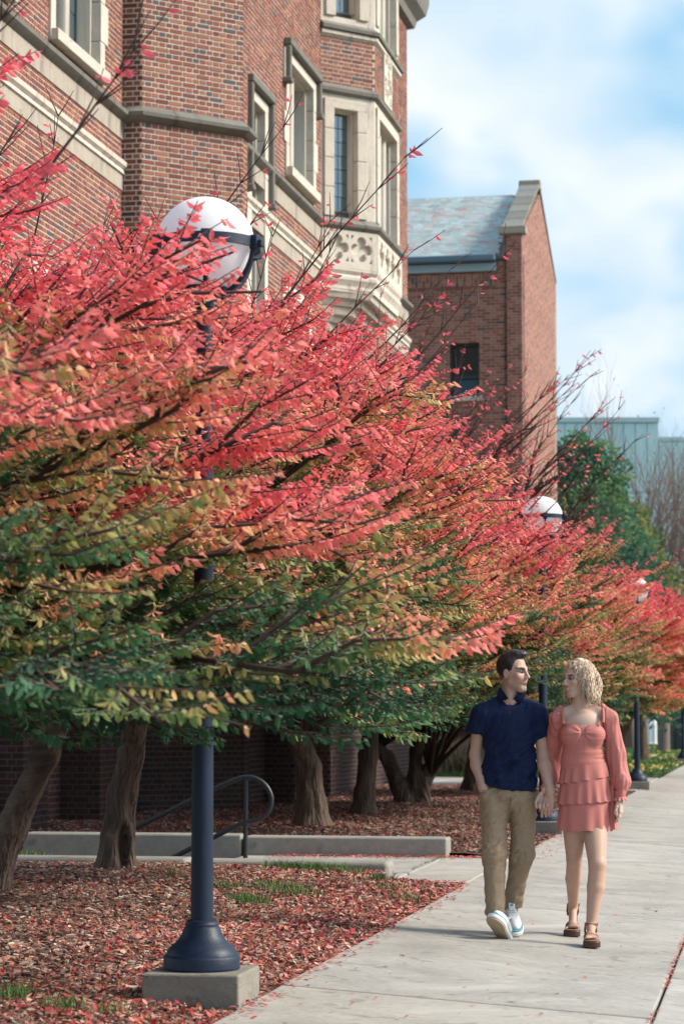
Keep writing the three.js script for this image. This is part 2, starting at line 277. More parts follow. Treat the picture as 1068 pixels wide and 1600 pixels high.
// ---------------------------------------------------------------- chips, leaf litter and weeds on the beds
{
  const chipG = (() => { const g = new THREE.BoxGeometry(1, 0.12, 0.34, 2, 1, 1), p = g.attributes.position; for (let i = 0; i < p.count; i++) { p.setY(i, p.getY(i) - 0.10 * p.getX(i) * p.getX(i)); p.setZ(i, p.getZ(i) * (1 - 0.5 * Math.abs(p.getX(i)))); } g.computeVertexNormals(); return g; })();
  const flatLeaf = (() => { const pos = [-0.5, 0, 0, -0.15, 0.03, 0.17, 0.2, 0.03, 0.16, 0.5, 0.05, 0, 0.2, 0.03, -0.16, -0.15, 0.03, -0.17, 0, -0.02, 0]; return geoOf(pos, [0, 1, 6, 1, 2, 6, 2, 3, 6, 3, 4, 6, 4, 5, 6, 5, 0, 6]); })();
  const chipC = [[0.33, 0.20, 0.14], [0.25, 0.115, 0.08], [0.14, 0.062, 0.045], [0.45, 0.31, 0.23], [0.32, 0.12, 0.085], [0.12, 0.055, 0.042], [0.55, 0.44, 0.35], [0.40, 0.16, 0.11]];
  const leafC = [[0.48, 0.035, 0.045], [0.55, 0.10, 0.09], [0.60, 0.25, 0.20], [0.40, 0.03, 0.05], [0.62, 0.36, 0.27], [0.50, 0.13, 0.05]];
  const r = rngOf(77), m4 = new THREE.Matrix4(), e = new THREE.Euler(), q = new THREE.Quaternion(), sc = V3(1, 1, 1);
  const chipMat = std([1, 1, 1], 0.9), litterMat = new THREE.MeshPhysicalMaterial({ color: 0xffffff, roughness: 0.75, transmission: 0.2, thickness: 0 });
  const place = (v, len, tilt, flat) => { e.set((r() - 0.5) * tilt, r() * 6.283, (r() - 0.5) * tilt); q.setFromEuler(e); sc.set(len, len * (flat ? 1 : 0.8 + r()), len * (0.6 + 0.9 * r())); return m4.clone().compose(v, q, sc); };
  for (const [bed, n, s0, s1, t0, seen, big] of [[BED1, 76000, -2.5, 9.9, -5.4, 'chips strewn over the near bed', 1], [BED2, 52000, 12.9, 33.5, -7.5, 'chips strewn over the far bed', 1.25]]) {
    const a = [], ac = [], b = [], bc = [];
    while (a.length < n) {
      const s = lerp(s0, s1, Math.pow(r(), 1.15)), t = lerp(t0, -0.02, r());
      if (s > 8.88 && bed === BED1 && t > -0.78) continue;
      if (fbm(s * 2.3 + 3, t * 2.3, 9, 3) < 0.44 && r() < 0.62) { if (r() < 0.9) continue; } const y = bedY(s, t), c = chipC[Math.floor(r() * 8)], k = (0.5 + 0.75 * r() + 0.7 * (fbm(s * 1.6, t * 1.6, 6, 3) - 0.5)) * (bed === BED1 ? 1 : 0.62);  // far bed chips toned down to carry the shade under the trees
      a.push(place(st(s, t, y + 0.004 + r() * 0.012), (0.018 + 0.062 * r() * r()) * big, 0.7)); ac.push([c[0] * k, c[1] * k, c[2] * k]);
    }
    const nl = bed === BED1 ? 11000 : 15000;
    while (b.length < nl) {
      const s = lerp(s0, s1, r()), t = lerp(t0, 0.0, Math.pow(r(), bed === BED1 ? 0.75 : 1));
      const w = bed === BED1 ? 0.07 + 0.95 * sstep(-1.7, -0.05, t) + 0.35 * sstep(0.56, 0.7, fbm(s, t, 4, 2)) : 0.55 + 0.4 * sstep(0.4, 0.6, fbm(s, t, 4, 2));
      if (r() > w || (s > 8.88 && bed === BED1 && t > -0.78)) continue;
      const c = leafC[Math.floor(r() * 6)], k = 0.7 + 0.6 * r();
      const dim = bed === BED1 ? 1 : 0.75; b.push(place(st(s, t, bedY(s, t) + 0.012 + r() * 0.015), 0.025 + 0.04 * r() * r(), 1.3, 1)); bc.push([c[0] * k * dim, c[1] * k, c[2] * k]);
    }
    const o1 = many(numbered('wood_chips'), chipG, chipMat, a, ac, scene); tag(o1, bed === BED1 ? 'brown wood chips covering the bed round the nearest lamp post' : 'wood chips darkened for tree shade covering the bed beyond the kerb wall under the trees');
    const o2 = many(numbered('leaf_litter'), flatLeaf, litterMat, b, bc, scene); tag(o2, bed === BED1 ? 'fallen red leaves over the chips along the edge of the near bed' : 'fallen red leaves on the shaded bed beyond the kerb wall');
  }
  { // fallen twigs among the chips
    const g = new THREE.CylinderGeometry(0.5, 0.35, 1, 5).rotateZ(Math.PI / 2), a = [], c = [];
    for (let i = 0; i < 330; i++) { const s = lerp(-1.5, 9.6, r()), t = lerp(-5, -0.1, r()); if (s > 8.88 && t > -0.78) continue; e.set((r() - 0.5) * 0.2, r() * 6.283, (r() - 0.5) * 0.25); q.setFromEuler(e); const w = 0.004 + 0.006 * r() * r(); sc.set(0.06 + 0.22 * r() * r(), w, w); a.push(m4.clone().compose(st(s, t, bedY(s, t) + 0.022), q, sc)); const k = 0.6 + 0.8 * r(); c.push([0.13 * k, 0.085 * k, 0.065 * k]); }
    tag(many('fallen_twigs', g, chipMat, a, c, scene), 'small broken twigs lying among the chips of the near bed');
  }
  { // leaves blown onto the concrete: loose ones, a line in the lengthwise joint and drifts by the kerbs
    const b = [], bc = [], add = (s, t, y, len) => { const c = leafC[Math.floor(r() * 6)], k = 0.75 + 0.6 * r(); b.push(place(st(s, t, y), len, 0.5, 1)); bc.push([c[0] * k, c[1] * k, c[2] * k]); };
    for (let i = 0; i < 420; i++) { const s = -1 + 40 * r() * r(), t = 3.8 * Math.pow(r(), 1.3); add(s, t, walkY(t) + 0.006, 0.022 + 0.02 * r()); }
    for (let i = 0; i < 1700; i++) { const s = -2 + 30 * r(), t = 1.865 + (r() - 0.5) * 0.035; if (noise(s * 1.2, 3, 1) > 0.2) add(s, t, walkY(t) - 0.002 + 0.008 * r(), 0.022 + 0.012 * r()); }
    for (let i = 0; i < 700; i++) { const s = -2 + 11 * r(), t = 0.01 - 0.05 * r() + 0.14 * Math.pow(r(), 3); add(s, t, walkY(t) + 0.008 * r() + 0.004, 0.03 + 0.02 * r()); }
    for (let i = 0; i < 900; i++) { const t = -2.3 + 2.3 * r(), s = 12.55 - 0.5 * Math.pow(r(), 2.6); add(s, t, 0.012 + 0.01 * r(), 0.03 + 0.02 * r()); }
    for (let i = 0; i < 300; i++) { const t = -0.7 + 0.7 * r(), s = 8.9 + 0.25 * Math.pow(r(), 2); add(s, t, 0.012 + 0.01 * r(), 0.03 + 0.02 * r()); }
    for (let i = 0; i < 500; i++) { const s = 12.6 + 12 * r(), t = 0.015 + 0.3 * Math.pow(r(), 3); add(s, t, walkY(t) + 0.006, 0.03 + 0.02 * r()); }
    tag(many('fallen_leaves', flatLeaf, litterMat, b, bc, scene), 'small red leaves scattered over the concrete walk and caught in its joints');
  }
  { // weeds: tufts of blades in patches on the near bed and in the joint of the side walk
    const blade = geoOf([-0.05, 0, 0, 0.05, 0, 0, 0.035, 0.5, 0.08, -0.035, 0.5, 0.08, 0, 1, 0.3], [0, 1, 2, 0, 2, 3, 3, 2, 4]), a = [], c = [];
    const tuft = (s, t, n, spread, h) => { for (let i = 0; i < n; i++) { const A = s + (r() + r() - 1) * spread, B = t + (r() + r() - 1) * spread; e.set((r() - 0.5) * 1.2, r() * 6.283, (r() - 0.5) * 1.2); q.setFromEuler(e); sc.set(h * (0.7 + 0.6 * r()), h * (0.5 + r()), h); a.push(m4.clone().compose(st(A, B, bedY(A, B) + 0.005), q, sc)); const k = 0.6 + 0.8 * r(); c.push([0.07 * k, 0.15 * k, 0.03 * k]); } };
    for (const [px, py, n, sp] of [[385, 1418, 240, 0.11], [395, 1424, 150, 0.1], [455, 1368, 420, 0.18], [500, 1370, 300, 0.2], [430, 1398, 330, 0.2], [465, 1405, 200, 0.15], [540, 1372, 160, 0.14], [590, 1384, 90, 0.1], [640, 1405, 90, 0.12], [25, 1566, 140, 0.09], [100, 1585, 110, 0.08], [45, 1350, 90, 0.12], [265, 1385, 70, 0.1], [350, 1400, 90, 0.1], [610, 1395, 60, 0.1], [170, 1590, 60, 0.08], [10, 1572, 60, 0.08]]) { const [s, t] = stOf(floorAt(px, py)); tuft(s, t, n, sp * 1.6, 0.062); }
    for (let i = 0; i < 60; i++) tuft(10.3 + 2.1 * r(), -0.625, 4, 0.014, 0.022);
    tag(many('weeds', blade, std([1, 1, 1], 0.8), a, c, scene), 'patches of short green weeds growing through the wood chips');
  }
  { // the far lawn: blades and yellow leaves
    const blade = geoOf([-0.09, 0, 0, 0.09, 0, 0, 0, 1, 0.25], [0, 1, 2]), a = [], c = [];
    for (let i = 0; i < 30000; i++) { const s = lerp(42.4, 100, Math.pow(r(), 1.3)), t = -13 * r() - 0.02; e.set((r() - 0.5) * 0.8, r() * 6.283, (r() - 0.5) * 0.8); q.setFromEuler(e); const h = 0.06 + 0.06 * r(); sc.set(h * 1.6, h, h); a.push(m4.clone().compose(st(s, t, 0.012), q, sc)); const k = 0.6 + 0.7 * r(); c.push([0.07 * k, 0.17 * k, 0.03 * k]); }
    tag(many('grass', blade, std([1, 1, 1], 0.85), a, c, scene), 'mown green grass of the far lawn beyond the crossing walk');
    const b = [], bc = [];
    for (let i = 0; i < 5200; i++) { const s = 45 + 50 * r(), t = -13 * r(); if (fbm(s * 0.35, t * 0.7, 8, 2) < 0.53) continue; b.push(place(st(s, t, 0.085), 0.09 + 0.07 * r(), 0.8, 1)); const k = 0.75 + 0.5 * r(); bc.push(r() < 0.75 ? [0.75 * k, 0.50 * k, 0.08 * k] : [0.8 * k, 0.7 * k, 0.45 * k]); }
    tag(many('leaf_litter_002', flatLeaf, litterMat, b, bc, scene), 'yellow fallen leaves in drifts on the far lawn');
  }
}
// ---------------------------------------------------------------- the brick hall: local x runs along its wall, z stands out towards the walk
const stoneMap = texture(256, 256, (u, v) => { const a = tiled(u, v, 5, 4), b = tiled(u, v, 40, 2, 4), c = tiled(u, v, 9, 3, 8); const e = tiled(u, v * 0.15, 16, 3, 3); const k = 0.92 + 0.25 * (a - 0.5) + 0.16 * (b - 0.5) - 0.30 * sstep(0.55, 0.8, e), d = 0.45 * sstep(0.58, 0.8, c); return [(0.66 - d * 0.17) * k, (0.59 - d * 0.15) * k, (0.50 - d * 0.11) * k]; }, true, 0.7, 0.7);
M.stone = std([1, 1, 1], 0.9, { map: stoneMap, bumpMap: fineBump, bumpScale: 0.004 });
M.weathered = std([0.30, 0.32, 0.325], 0.85, { map: stoneMap, bumpMap: fineBump, bumpScale: 0.006 });
M.greyStone = std([0.66, 0.64, 0.62], 0.9, { map: stoneMap, bumpMap: fineBump, bumpScale: 0.006 });
M.mortar = std([0.62, 0.55, 0.455], 0.95, { bumpMap: fineBump, bumpScale: 0.004 });
const brickMap = texture(64, 64, (u, v) => { const k = 0.82 + 0.36 * tiled(u, v, 14, 3); return [k, k, k]; }, false);
M.brick = std([1, 1, 1], 0.88, { map: brickMap });
M.glass = new THREE.MeshPhysicalMaterial({ color: rgb(0.20, 0.27, 0.31), metalness: 0.75, roughness: 0.07 });
M.glassDark = new THREE.MeshPhysicalMaterial({ color: rgb(0.03, 0.10, 0.15), metalness: 0.5, roughness: 0.1 });
M.lead = std([0.16, 0.17, 0.18], 0.6);
M.dark = std([0.012, 0.012, 0.014], 0.9);
const brickTone = (r, header, shadeTint = 0) => {
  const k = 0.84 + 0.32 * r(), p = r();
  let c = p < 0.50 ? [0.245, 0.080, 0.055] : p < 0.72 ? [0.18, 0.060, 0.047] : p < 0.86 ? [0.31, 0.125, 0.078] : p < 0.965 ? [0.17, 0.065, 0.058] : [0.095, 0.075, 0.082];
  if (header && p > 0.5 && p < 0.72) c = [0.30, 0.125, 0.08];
  return [c[0] * k * (1 - shadeTint * 0.4), c[1] * k * (1 - shadeTint * 0.25), c[2] * k * (1 - shadeTint * 0.2)];  // brick colour lowered on faces meant to lie in shade
};
// English bond over a W x H face at z = 0: courses of stretchers and headers by turns; holes are [x0, x1, y0, y1]
const COURSE = 0.0725, JOINT = 0.0195, HEAD = 0.1075;
function bond(W, y0, y1, holes, r, out, place, shadeTint) {
  let row = Math.round(y0 / COURSE);
  for (let y = row * COURSE; y + COURSE <= y1 + 0.001; y += COURSE, row++) {
    const header = row % 2 === 1, step = header ? HEAD : HEAD * 2, yc = y + COURSE / 2;
    const cuts = holes.filter((h) => yc > h[2] && yc < h[3]).sort((a, b) => a[0] - b[0]);
    for (let x = header ? -HEAD / 2 : 0; x < W; x += step) {
      let a = Math.max(x, 0), b = Math.min(x + step - JOINT, W);
      for (const h of cuts) { if (a >= h[0] && a < h[1]) a = h[1]; if (b > h[0] && b <= h[1]) b = h[0]; if (a < h[0] && b > h[1]) b = h[0]; }
      if (b - a < 0.025) continue;
      out.push({ m: place((a + b) / 2, yc, -0.0035 + (r() - 0.5) * 0.003, b - a, COURSE - JOINT, r), c: brickTone(r, header, shadeTint) });
    }
  }
}
const brickG = new RoundedBoxGeometry(1, 1, 1, 1, 0.04);
const brickBox = (() => { const g = new THREE.BoxGeometry(1, 1, 1), keep = []; const ix = g.index.array; for (let i = 0; i < ix.length; i += 6) if (i / 6 !== 5) keep.push(...ix.slice(i, i + 6)); g.setIndex(keep); return g; })();   // no back face
const WALL0 = at(184, 1117, 32.5).setY(0), hall = thing('brick_hall', WALL0, 'long red brick hall with stone windows, turret and oriel behind the lamp', 'building');
hall.rotation.y = Math.atan2(0.9806, 0.196); hall.updateMatrixWorld(true);
const U = V3(0.196, 0, -0.9806), N = V3(0.9806, 0, 0.196);
// where the line of sight through a photo pixel meets the plane through local (x0, z0) that runs at angle a from the wall
function onFace(px, py, x0, z0, a = 0) {
  const d = sight(px, py), o = V3(0, EYE, 0).sub(WALL0), ox = o.dot(U), oz = o.dot(N), dx = d.dot(U), dz = d.dot(N);
  const nx = -Math.sin(a), nz = Math.cos(a), k = (nx * (x0 - ox) + nz * (z0 - oz)) / (nx * dx + nz * dz);
  const X = ox + dx * k, Z = oz + dz * k; return { l: (X - x0) * Math.cos(a) + (Z - z0) * Math.sin(a), y: EYE + d.y * k, x: X, z: Z };
}
const ZR = 1.177, TOP = 16.4;
const x500 = onFace(500, 700, 0, ZR).x, bayL = onFace(585, 500, x500, ZR, Math.PI / 4).l, bayD = bayL * Math.SQRT1_2;
const bx1 = x500 + bayD, bz1 = ZR + bayD, bx2 = onFace(622, 500, bx1, bz1).x, bx3 = bx2 + bayD, xEnd = onFace(636, 600, 0, ZR).x;
// a flat piece of wall standing from (x0, z0) in direction a, with real openings; its own mesh under the hall
function wallPiece(name, x0, z0, a, W, y0, y1, holes, thick, mat) {
  const s = new THREE.Shape([[0, y0], [W, y0], [W, y1], [0, y1]].map((p) => new THREE.Vector2(...p)));
  for (const h of holes) s.holes.push(new THREE.Path([[h[0], h[2]], [h[0], h[3]], [h[1], h[3]], [h[1], h[2]]].map((p) => new THREE.Vector2(...p))));
  const m = part(name, new THREE.ExtrudeGeometry(s, { depth: thick, bevelEnabled: false }).translate(0, 0, -thick), mat, hall, V3(x0, 0, z0)); m.rotation.y = -a; return m;
}
const placeOn = (x, y, z, w, h, r) => new THREE.Matrix4().compose(V3(x, y, z + (r() - 0.5) * 0.003), new THREE.Quaternion().setFromEuler(new THREE.Euler((r() - 0.5) * 0.02, (r() - 0.5) * 0.02, (r() - 0.5) * 0.008)), V3(w, h * (0.96 + 0.06 * r()), 0.022));
function layBricks(wall, W, y0, y1, holes, seed, single = () => false, shadeTint = 0) {
  const r = rngOf(seed), out = []; bond(W, y0, y1, holes, r, out, placeOn, shadeTint);
  const rest = [], tones = {};
  let left = 300;
  for (const b of out) {
    if (left > 0 && single(b.m.elements[12], b.m.elements[13])) {
      left--; const key = Math.floor(r() * 14), mat = (tones[key] ??= M.brick.clone()); if (!mat.userData.set) { mat.color.setRGB(...b.c); mat.userData.set = 1; }
      const o = new THREE.Mesh(brickG, mat); o.name = 'brick'; o.applyMatrix4(b.m); o.castShadow = o.receiveShadow = true; wall.add(o);
    } else rest.push(b);
  }
  if (rest.length) many('brick_courses', brickBox, M.brick, rest.map((b) => b.m), rest.map((b) => b.c), wall);
}
// a moulding of profile [[out, y], ...] carried along a path of [x, z] points, mitred at its corners
function band(path, profile, seg) {
  const pos = [], idx = [], uv = [], n = path.length, m = profile.length, nor = path.slice(1).map((p, i) => { const dx = p[0] - path[i][0], dz = p[1] - path[i][1], l = Math.hypot(dx, dz); return [-dz / l, dx / l]; });
  let run = 0;
  for (let i = 0; i < n - 1; i++) {
    const L = Math.hypot(path[i + 1][0] - path[i][0], path[i + 1][1] - path[i][1]);
    for (const e of [0, 1]) {
      const k = i + e, A = nor[Math.max(k - 1, 0)], B = nor[Math.min(k, n - 2)], d = 1 + A[0] * B[0] + A[1] * B[1], ox = (A[0] + B[0]) / d, oz = (A[1] + B[1]) / d;
      for (let j = 0; j < m; j++) { pos.push(path[k][0] + ox * profile[j][0], profile[j][1], path[k][1] + oz * profile[j][0]); uv.push(run + e * L, profile[j][1] + profile[j][0]); }
    }
    const a = i * 2 * m; for (let j = 0; j < m; j++) { const q = (j + 1) % m; idx.push(a + j, a + m + j, a + m + q, a + j, a + m + q, a + q); }
    run += L;
  }
  const first = []; for (let j = 1; j < m - 1; j++) { const e = (n - 2) * 2 * m + m; idx.push(0, j + 1, j, e, e + j, e + j + 1); }
  return toCreasedNormals(geoOf(pos, idx, null, uv), 0.5);
}
const stoneOf = (w, h, d, x, y, z, b = 0.012) => new RoundedBoxGeometry(w, h, d, 1, b).translate(x, y, z);
// a mullioned stone window set in an opening [x0, x1, y0, y1] of a wall piece; the glass stands back in the reveal
function stoneWindow(wall, h, { lights = 2, rows = 6, cols = 2, hood = false, quoin = true, sill = true, depth = 0.26, mat = M.stone, paneMat = M.glass, arch = 0, name = 'window' }) {
  const [x0, x1, y0, y1] = h, W = x1 - x0, H = y1 - y0, g = new THREE.Group(); g.name = name; g.position.copy(wall.position); g.rotation.copy(wall.rotation); hall.add(g);
  const B = 0.13, fr = [], r = rngOf(Math.round(x0 * 100 + y0 * 37));
  // surround: jamb stones by turns long and short, head and sill, all a finger proud of the brick
  const nq = Math.max(2, Math.round(H / 0.55));
  for (const s of [0, 1]) for (let k = 0; k < nq; k++) { const qh = H / nq, ex = quoin && k % 2 ? 0.20 : 0.07, w = B + ex; fr.push(stoneOf(w, qh - 0.006, 0.34, s ? x1 - B / 2 + ex / 2 : x0 + B / 2 - ex / 2, y0 + qh * (k + 0.5), -0.15 + 0.02 + (r() - 0.5) * 0.003)); }
  fr.push(stoneOf(W + 0.14, 0.16, 0.344, W / 2 + x0, y1 - 0.06, -0.13));
  if (sill) fr.push(stoneOf(W + 0.10, 0.15, 0.44, W / 2 + x0, y0 + 0.05, -0.09));
  part('frame', plain(fr), mat, g);
  // chamfered inner order and mullions
  const inner = [], ix0 = x0 + B, ix1 = x1 - B, iy0 = y0 + 0.12, iy1 = y1 - 0.13, mw = 0.11, lw = (ix1 - ix0 - mw * (lights - 1)) / lights;
  for (const s of [0, 1]) inner.push(stoneOf(0.05, iy1 - iy0, 0.2, s ? ix1 - 0.022 : ix0 + 0.022, (iy0 + iy1) / 2, -0.19, 0.018));
  inner.push(stoneOf(ix1 - ix0 - 0.01, 0.05, 0.2, (ix0 + ix1) / 2, iy1 - 0.022, -0.19, 0.018));
  part('reveal', plain(inner), mat, g);
  for (let k = 1; k < lights; k++) { const m = part('mullion', new THREE.CylinderGeometry(0.062, 0.062, iy1 - iy0, 6), mat, g, V3(ix0 + k * lw + (k - 0.5) * mw, (iy0 + iy1) / 2, -0.2)); m.scale.z = 1.7; }
  part('window_back', new THREE.BoxGeometry(W - 0.06, H - 0.06, 0.02).translate((x0 + x1) / 2, (y0 + y1) / 2, -depth - 0.07), M.lead, g);
  for (let k = 0; k < lights; k++) {
    const lx = ix0 + k * (lw + mw) + 0.035, w = lw - 0.07, y = iy0 + 0.04, hh = iy1 - iy0 - 0.09;
    part('casement', plain([box(0.03, hh + 0.06, 0.04, lx - 0.012, y - 0.03, -depth - 0.03), box(0.03, hh + 0.06, 0.04, lx + w + 0.012, y - 0.03, -depth - 0.03), box(w, 0.03, 0.038, lx + w / 2, y - 0.03, -depth - 0.03), box(w, 0.03, 0.038, lx + w / 2, y + hh, -depth - 0.03)]), M.lead, g);
    for (let i = 0; i < cols; i++) for (let j = 0; j < rows; j++) {
      const pw = w / cols, ph = hh / rows, p = part('pane', new THREE.BoxGeometry(pw - 0.014, ph - 0.014, 0.008), r() < 0.06 ? M.glassDark : paneMat, g, V3(lx + pw * (i + 0.5), y + ph * (j + 0.5), -depth - 0.045));
      p.rotation.set((r() - 0.5) * 0.03, (r() - 0.5) * 0.04, 0);
    }
  }
  if (hood) { // label mould with dropped ends
    const a = x0 - 0.12, b = x1 + 0.12, y = y1 + 0.06; part('hood_mould', plain([stoneOf(b - a + 0.1, 0.13, 0.16, (a + b) / 2, y + 0.04, 0.06, 0.03), stoneOf(0.1, hood, 0.14, a, y - hood / 2 - 0.02, 0.055, 0.03), stoneOf(0.1, hood, 0.14, b, y - hood / 2 - 0.02, 0.055, 0.03), stoneOf(0.16, 0.10, 0.18, a - 0.02, y - hood - 0.03, 0.06, 0.03), stoneOf(0.16, 0.10, 0.18, b + 0.02, y - hood - 0.03, 0.06, 0.03)]), M.weathered, g);
  }
  return g;
}
const rect = (pl, pr, pt, pb, x0, z0, a = 0, pxT) => { const A = onFace(pl, pb, x0, z0, a), B = onFace(pr, pt, x0, z0, a), C = onFace(pl, pt, x0, z0, a); return [A.l, B.l, A.y, C.y]; };
// left wall (its origin is WALL0 shifted 12 m back)
const XL = -12, wLen = 12;
const wl = (p) => { const q = rect(...p, 0, 0); return [q[0] - XL, q[1] - XL, q[2], q[3]]; };
{
  const big = onFace(78, 60, 0, 0), bigR = onFace(158, 60, 0, 0), w1 = [big.l - XL, bigR.l - XL, 9.72, 12.9], w0 = [w1[0] - 2.6 - (w1[1] - w1[0]), w1[0] - 1.62, 9.72, 12.9];
  const low = [[1.2, 2.6, 4.6, 6.8], [4.2, 5.6, 4.6, 6.8], [8.2, 9.6, 4.6, 6.8]];
  const holes = [w0, w1, ...low], wall = wallPiece('wall', XL, 0, 0, wLen, -2.2, TOP, holes, 0.4, M.mortar);
  layBricks(wall, wLen, 0, TOP, holes, 11);
  stoneWindow(wall, w0, { lights: 2, rows: 8, cols: 2 }); stoneWindow(wall, w1, { lights: 2, rows: 8, cols: 2 });
  for (const l of low) stoneWindow(wall, l, { lights: 2, rows: 5, cols: 2 });
}
// turret
const T1 = onFace(221, 300, 0, 0, Math.PI / 2).l, T2 = onFace(378, 300, 0, T1, Math.PI / 4).l, tx = T2 * Math.SQRT1_2, tz = T1 + tx;
{
  const f = wallPiece('turret', 0, 0, Math.PI / 2, T1, -2.2, TOP, [], 0.3, M.mortar); layBricks(f, T1, 0, TOP, [], 21, () => false, 0.9);  // bricks darkened on this face to deepen its shade
  const c = wallPiece('turret', 0, T1, Math.PI / 4, T2, -2.2, TOP, [], 0.3, M.mortar);
  // the courses that show above the trees are laid brick by brick
  layBricks(c, T2, 0, TOP, [], 22, (x, y) => y > 9.75 && y < 11.6);
  const p = wallPiece('turret', tx, tz, 0, 0.3, -2.2, TOP, [], 0.3, M.mortar); layBricks(p, 0.3, 0, TOP, [], 23);
  wallPiece('turret', tx + 0.3, tz, -Math.PI / 2, tz - ZR, -2.2, TOP, [], 0.29, M.mortar);
}
const XT = tx + 0.3;
{ // right wall up to the oriel, over and under it, and beyond
  const rr = (pl, pr, pt, pb) => { const q = rect(pl, pr, pt, pb, XT, ZR); return q; };
  const a1 = rr(386, 414, 128, 420), a = [Math.max(0.32, a1[0]), a1[1], 6.5, onFace(400, 150, XT, ZR).y];
  const bL = onFace(446, 80, XT, ZR), bR = onFace(489, 120, XT, ZR), bB = onFace(487, 315, XT, ZR), b = [bL.l, bR.l, 9.75, onFace(446, 78, XT, ZR).y];
  const cL = onFace(440, 440, XT, ZR), cR = onFace(482, 480, XT, ZR), c = [cL.l, cR.l, 5.35, cL.y];
  const W = xEnd - XT, oy = [8.3, 12.7], bay = [x500 - XT + 0.05, bx3 - XT - 0.05, 8.55, 11.85];
  const arch = [x500 - XT + 0.35, x500 - XT + 2.35, 3.0, 7.6];
  const low = [];
  const holes = [a, b, c, bay, arch, ...low], wall = wallPiece('wall', XT, ZR, 0, W, -2.2, TOP, holes, 0.4, M.mortar);
  layBricks(wall, W, 0, TOP, holes, 31);
  stoneWindow(wall, a, { lights: 1, rows: 12, cols: 2, hood: 1.55 }); stoneWindow(wall, b, { lights: 2, rows: 10, cols: 2, hood: 0.55, sill: true });
  stoneWindow(wall, c, { lights: 2, rows: 6, cols: 1 }); stoneWindow(wall, arch, { lights: 3, rows: 8, cols: 1, depth: 0.3 });
  for (const l of low) stoneWindow(wall, l, { lights: 2, rows: 6, cols: 1 });
  part('end_wall', new THREE.BoxGeometry(0.4, TOP + 2.2, 9).translate(0, (TOP - 2.2) / 2, -4.9), M.mortar, hall, V3(xEnd - 0.2, 0, ZR - 0.0));
  part('back_wall', new THREE.BoxGeometry(xEnd + 12, TOP, 0.3).translate((xEnd - 12) / 2 - 0.3, TOP / 2, -9.2), M.mortar, hall);
  part('roof', new THREE.BoxGeometry(xEnd + 12, 0.3, 11).translate((xEnd - 12) / 2, TOP + 0.1, -4), M.weathered, hall);
  // eaves course and gutter that break out past the corner
  part('eaves_cornice', band([[-12, 0], [0, 0], [0, T1], [tx, tz], [XT, tz], [XT, ZR], [xEnd + 0.16, ZR], [xEnd + 0.16, ZR - 9]], [[0, TOP - 1.15], [0.12, TOP - 1.1], [0.16, TOP - 0.95], [0.32, TOP - 0.8], [0.38, TOP - 0.55], [0.38, TOP - 0.4], [0, TOP - 0.3]]), M.weathered, hall);
}
{ // lower storey: added facing under a stone weathering, brick and mortar darkened for tree shade
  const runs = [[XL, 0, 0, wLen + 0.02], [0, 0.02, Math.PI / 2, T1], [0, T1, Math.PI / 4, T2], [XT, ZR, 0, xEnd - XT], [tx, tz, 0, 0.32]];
  M.mortarShaded = std([0.13, 0.115, 0.10], 0.95, { bumpMap: fineBump, bumpScale: 0.004 }); M.brickShaded = std([0.34, 0.36, 0.42], 0.9, { map: brickMap });
  runs.forEach(([x, z, a, W], i) => { const nx = -Math.sin(a) * 0.05, nz = Math.cos(a) * 0.05, w = wallPiece('plinth', x + nx, z + nz, a, W, -2.2, 3.4, [], 0.06, M.mortarShaded), r = rngOf(300 + i), out = []; bond(W, 0, 3.38, [], r, out, placeOn, 0.6); many('brick_courses', brickBox, M.brickShaded, out.map((b) => b.m), out.map((b) => b.c), w); });
  part('plinth_cap', band([[XL, 0], [0, 0], [0, T1], [tx, tz], [XT, tz], [XT, ZR], [xEnd + 0.02, ZR]], [[0, 3.4], [0.09, 3.4], [0.09, 3.47], [0, 3.56]]), M.weathered, hall);
}
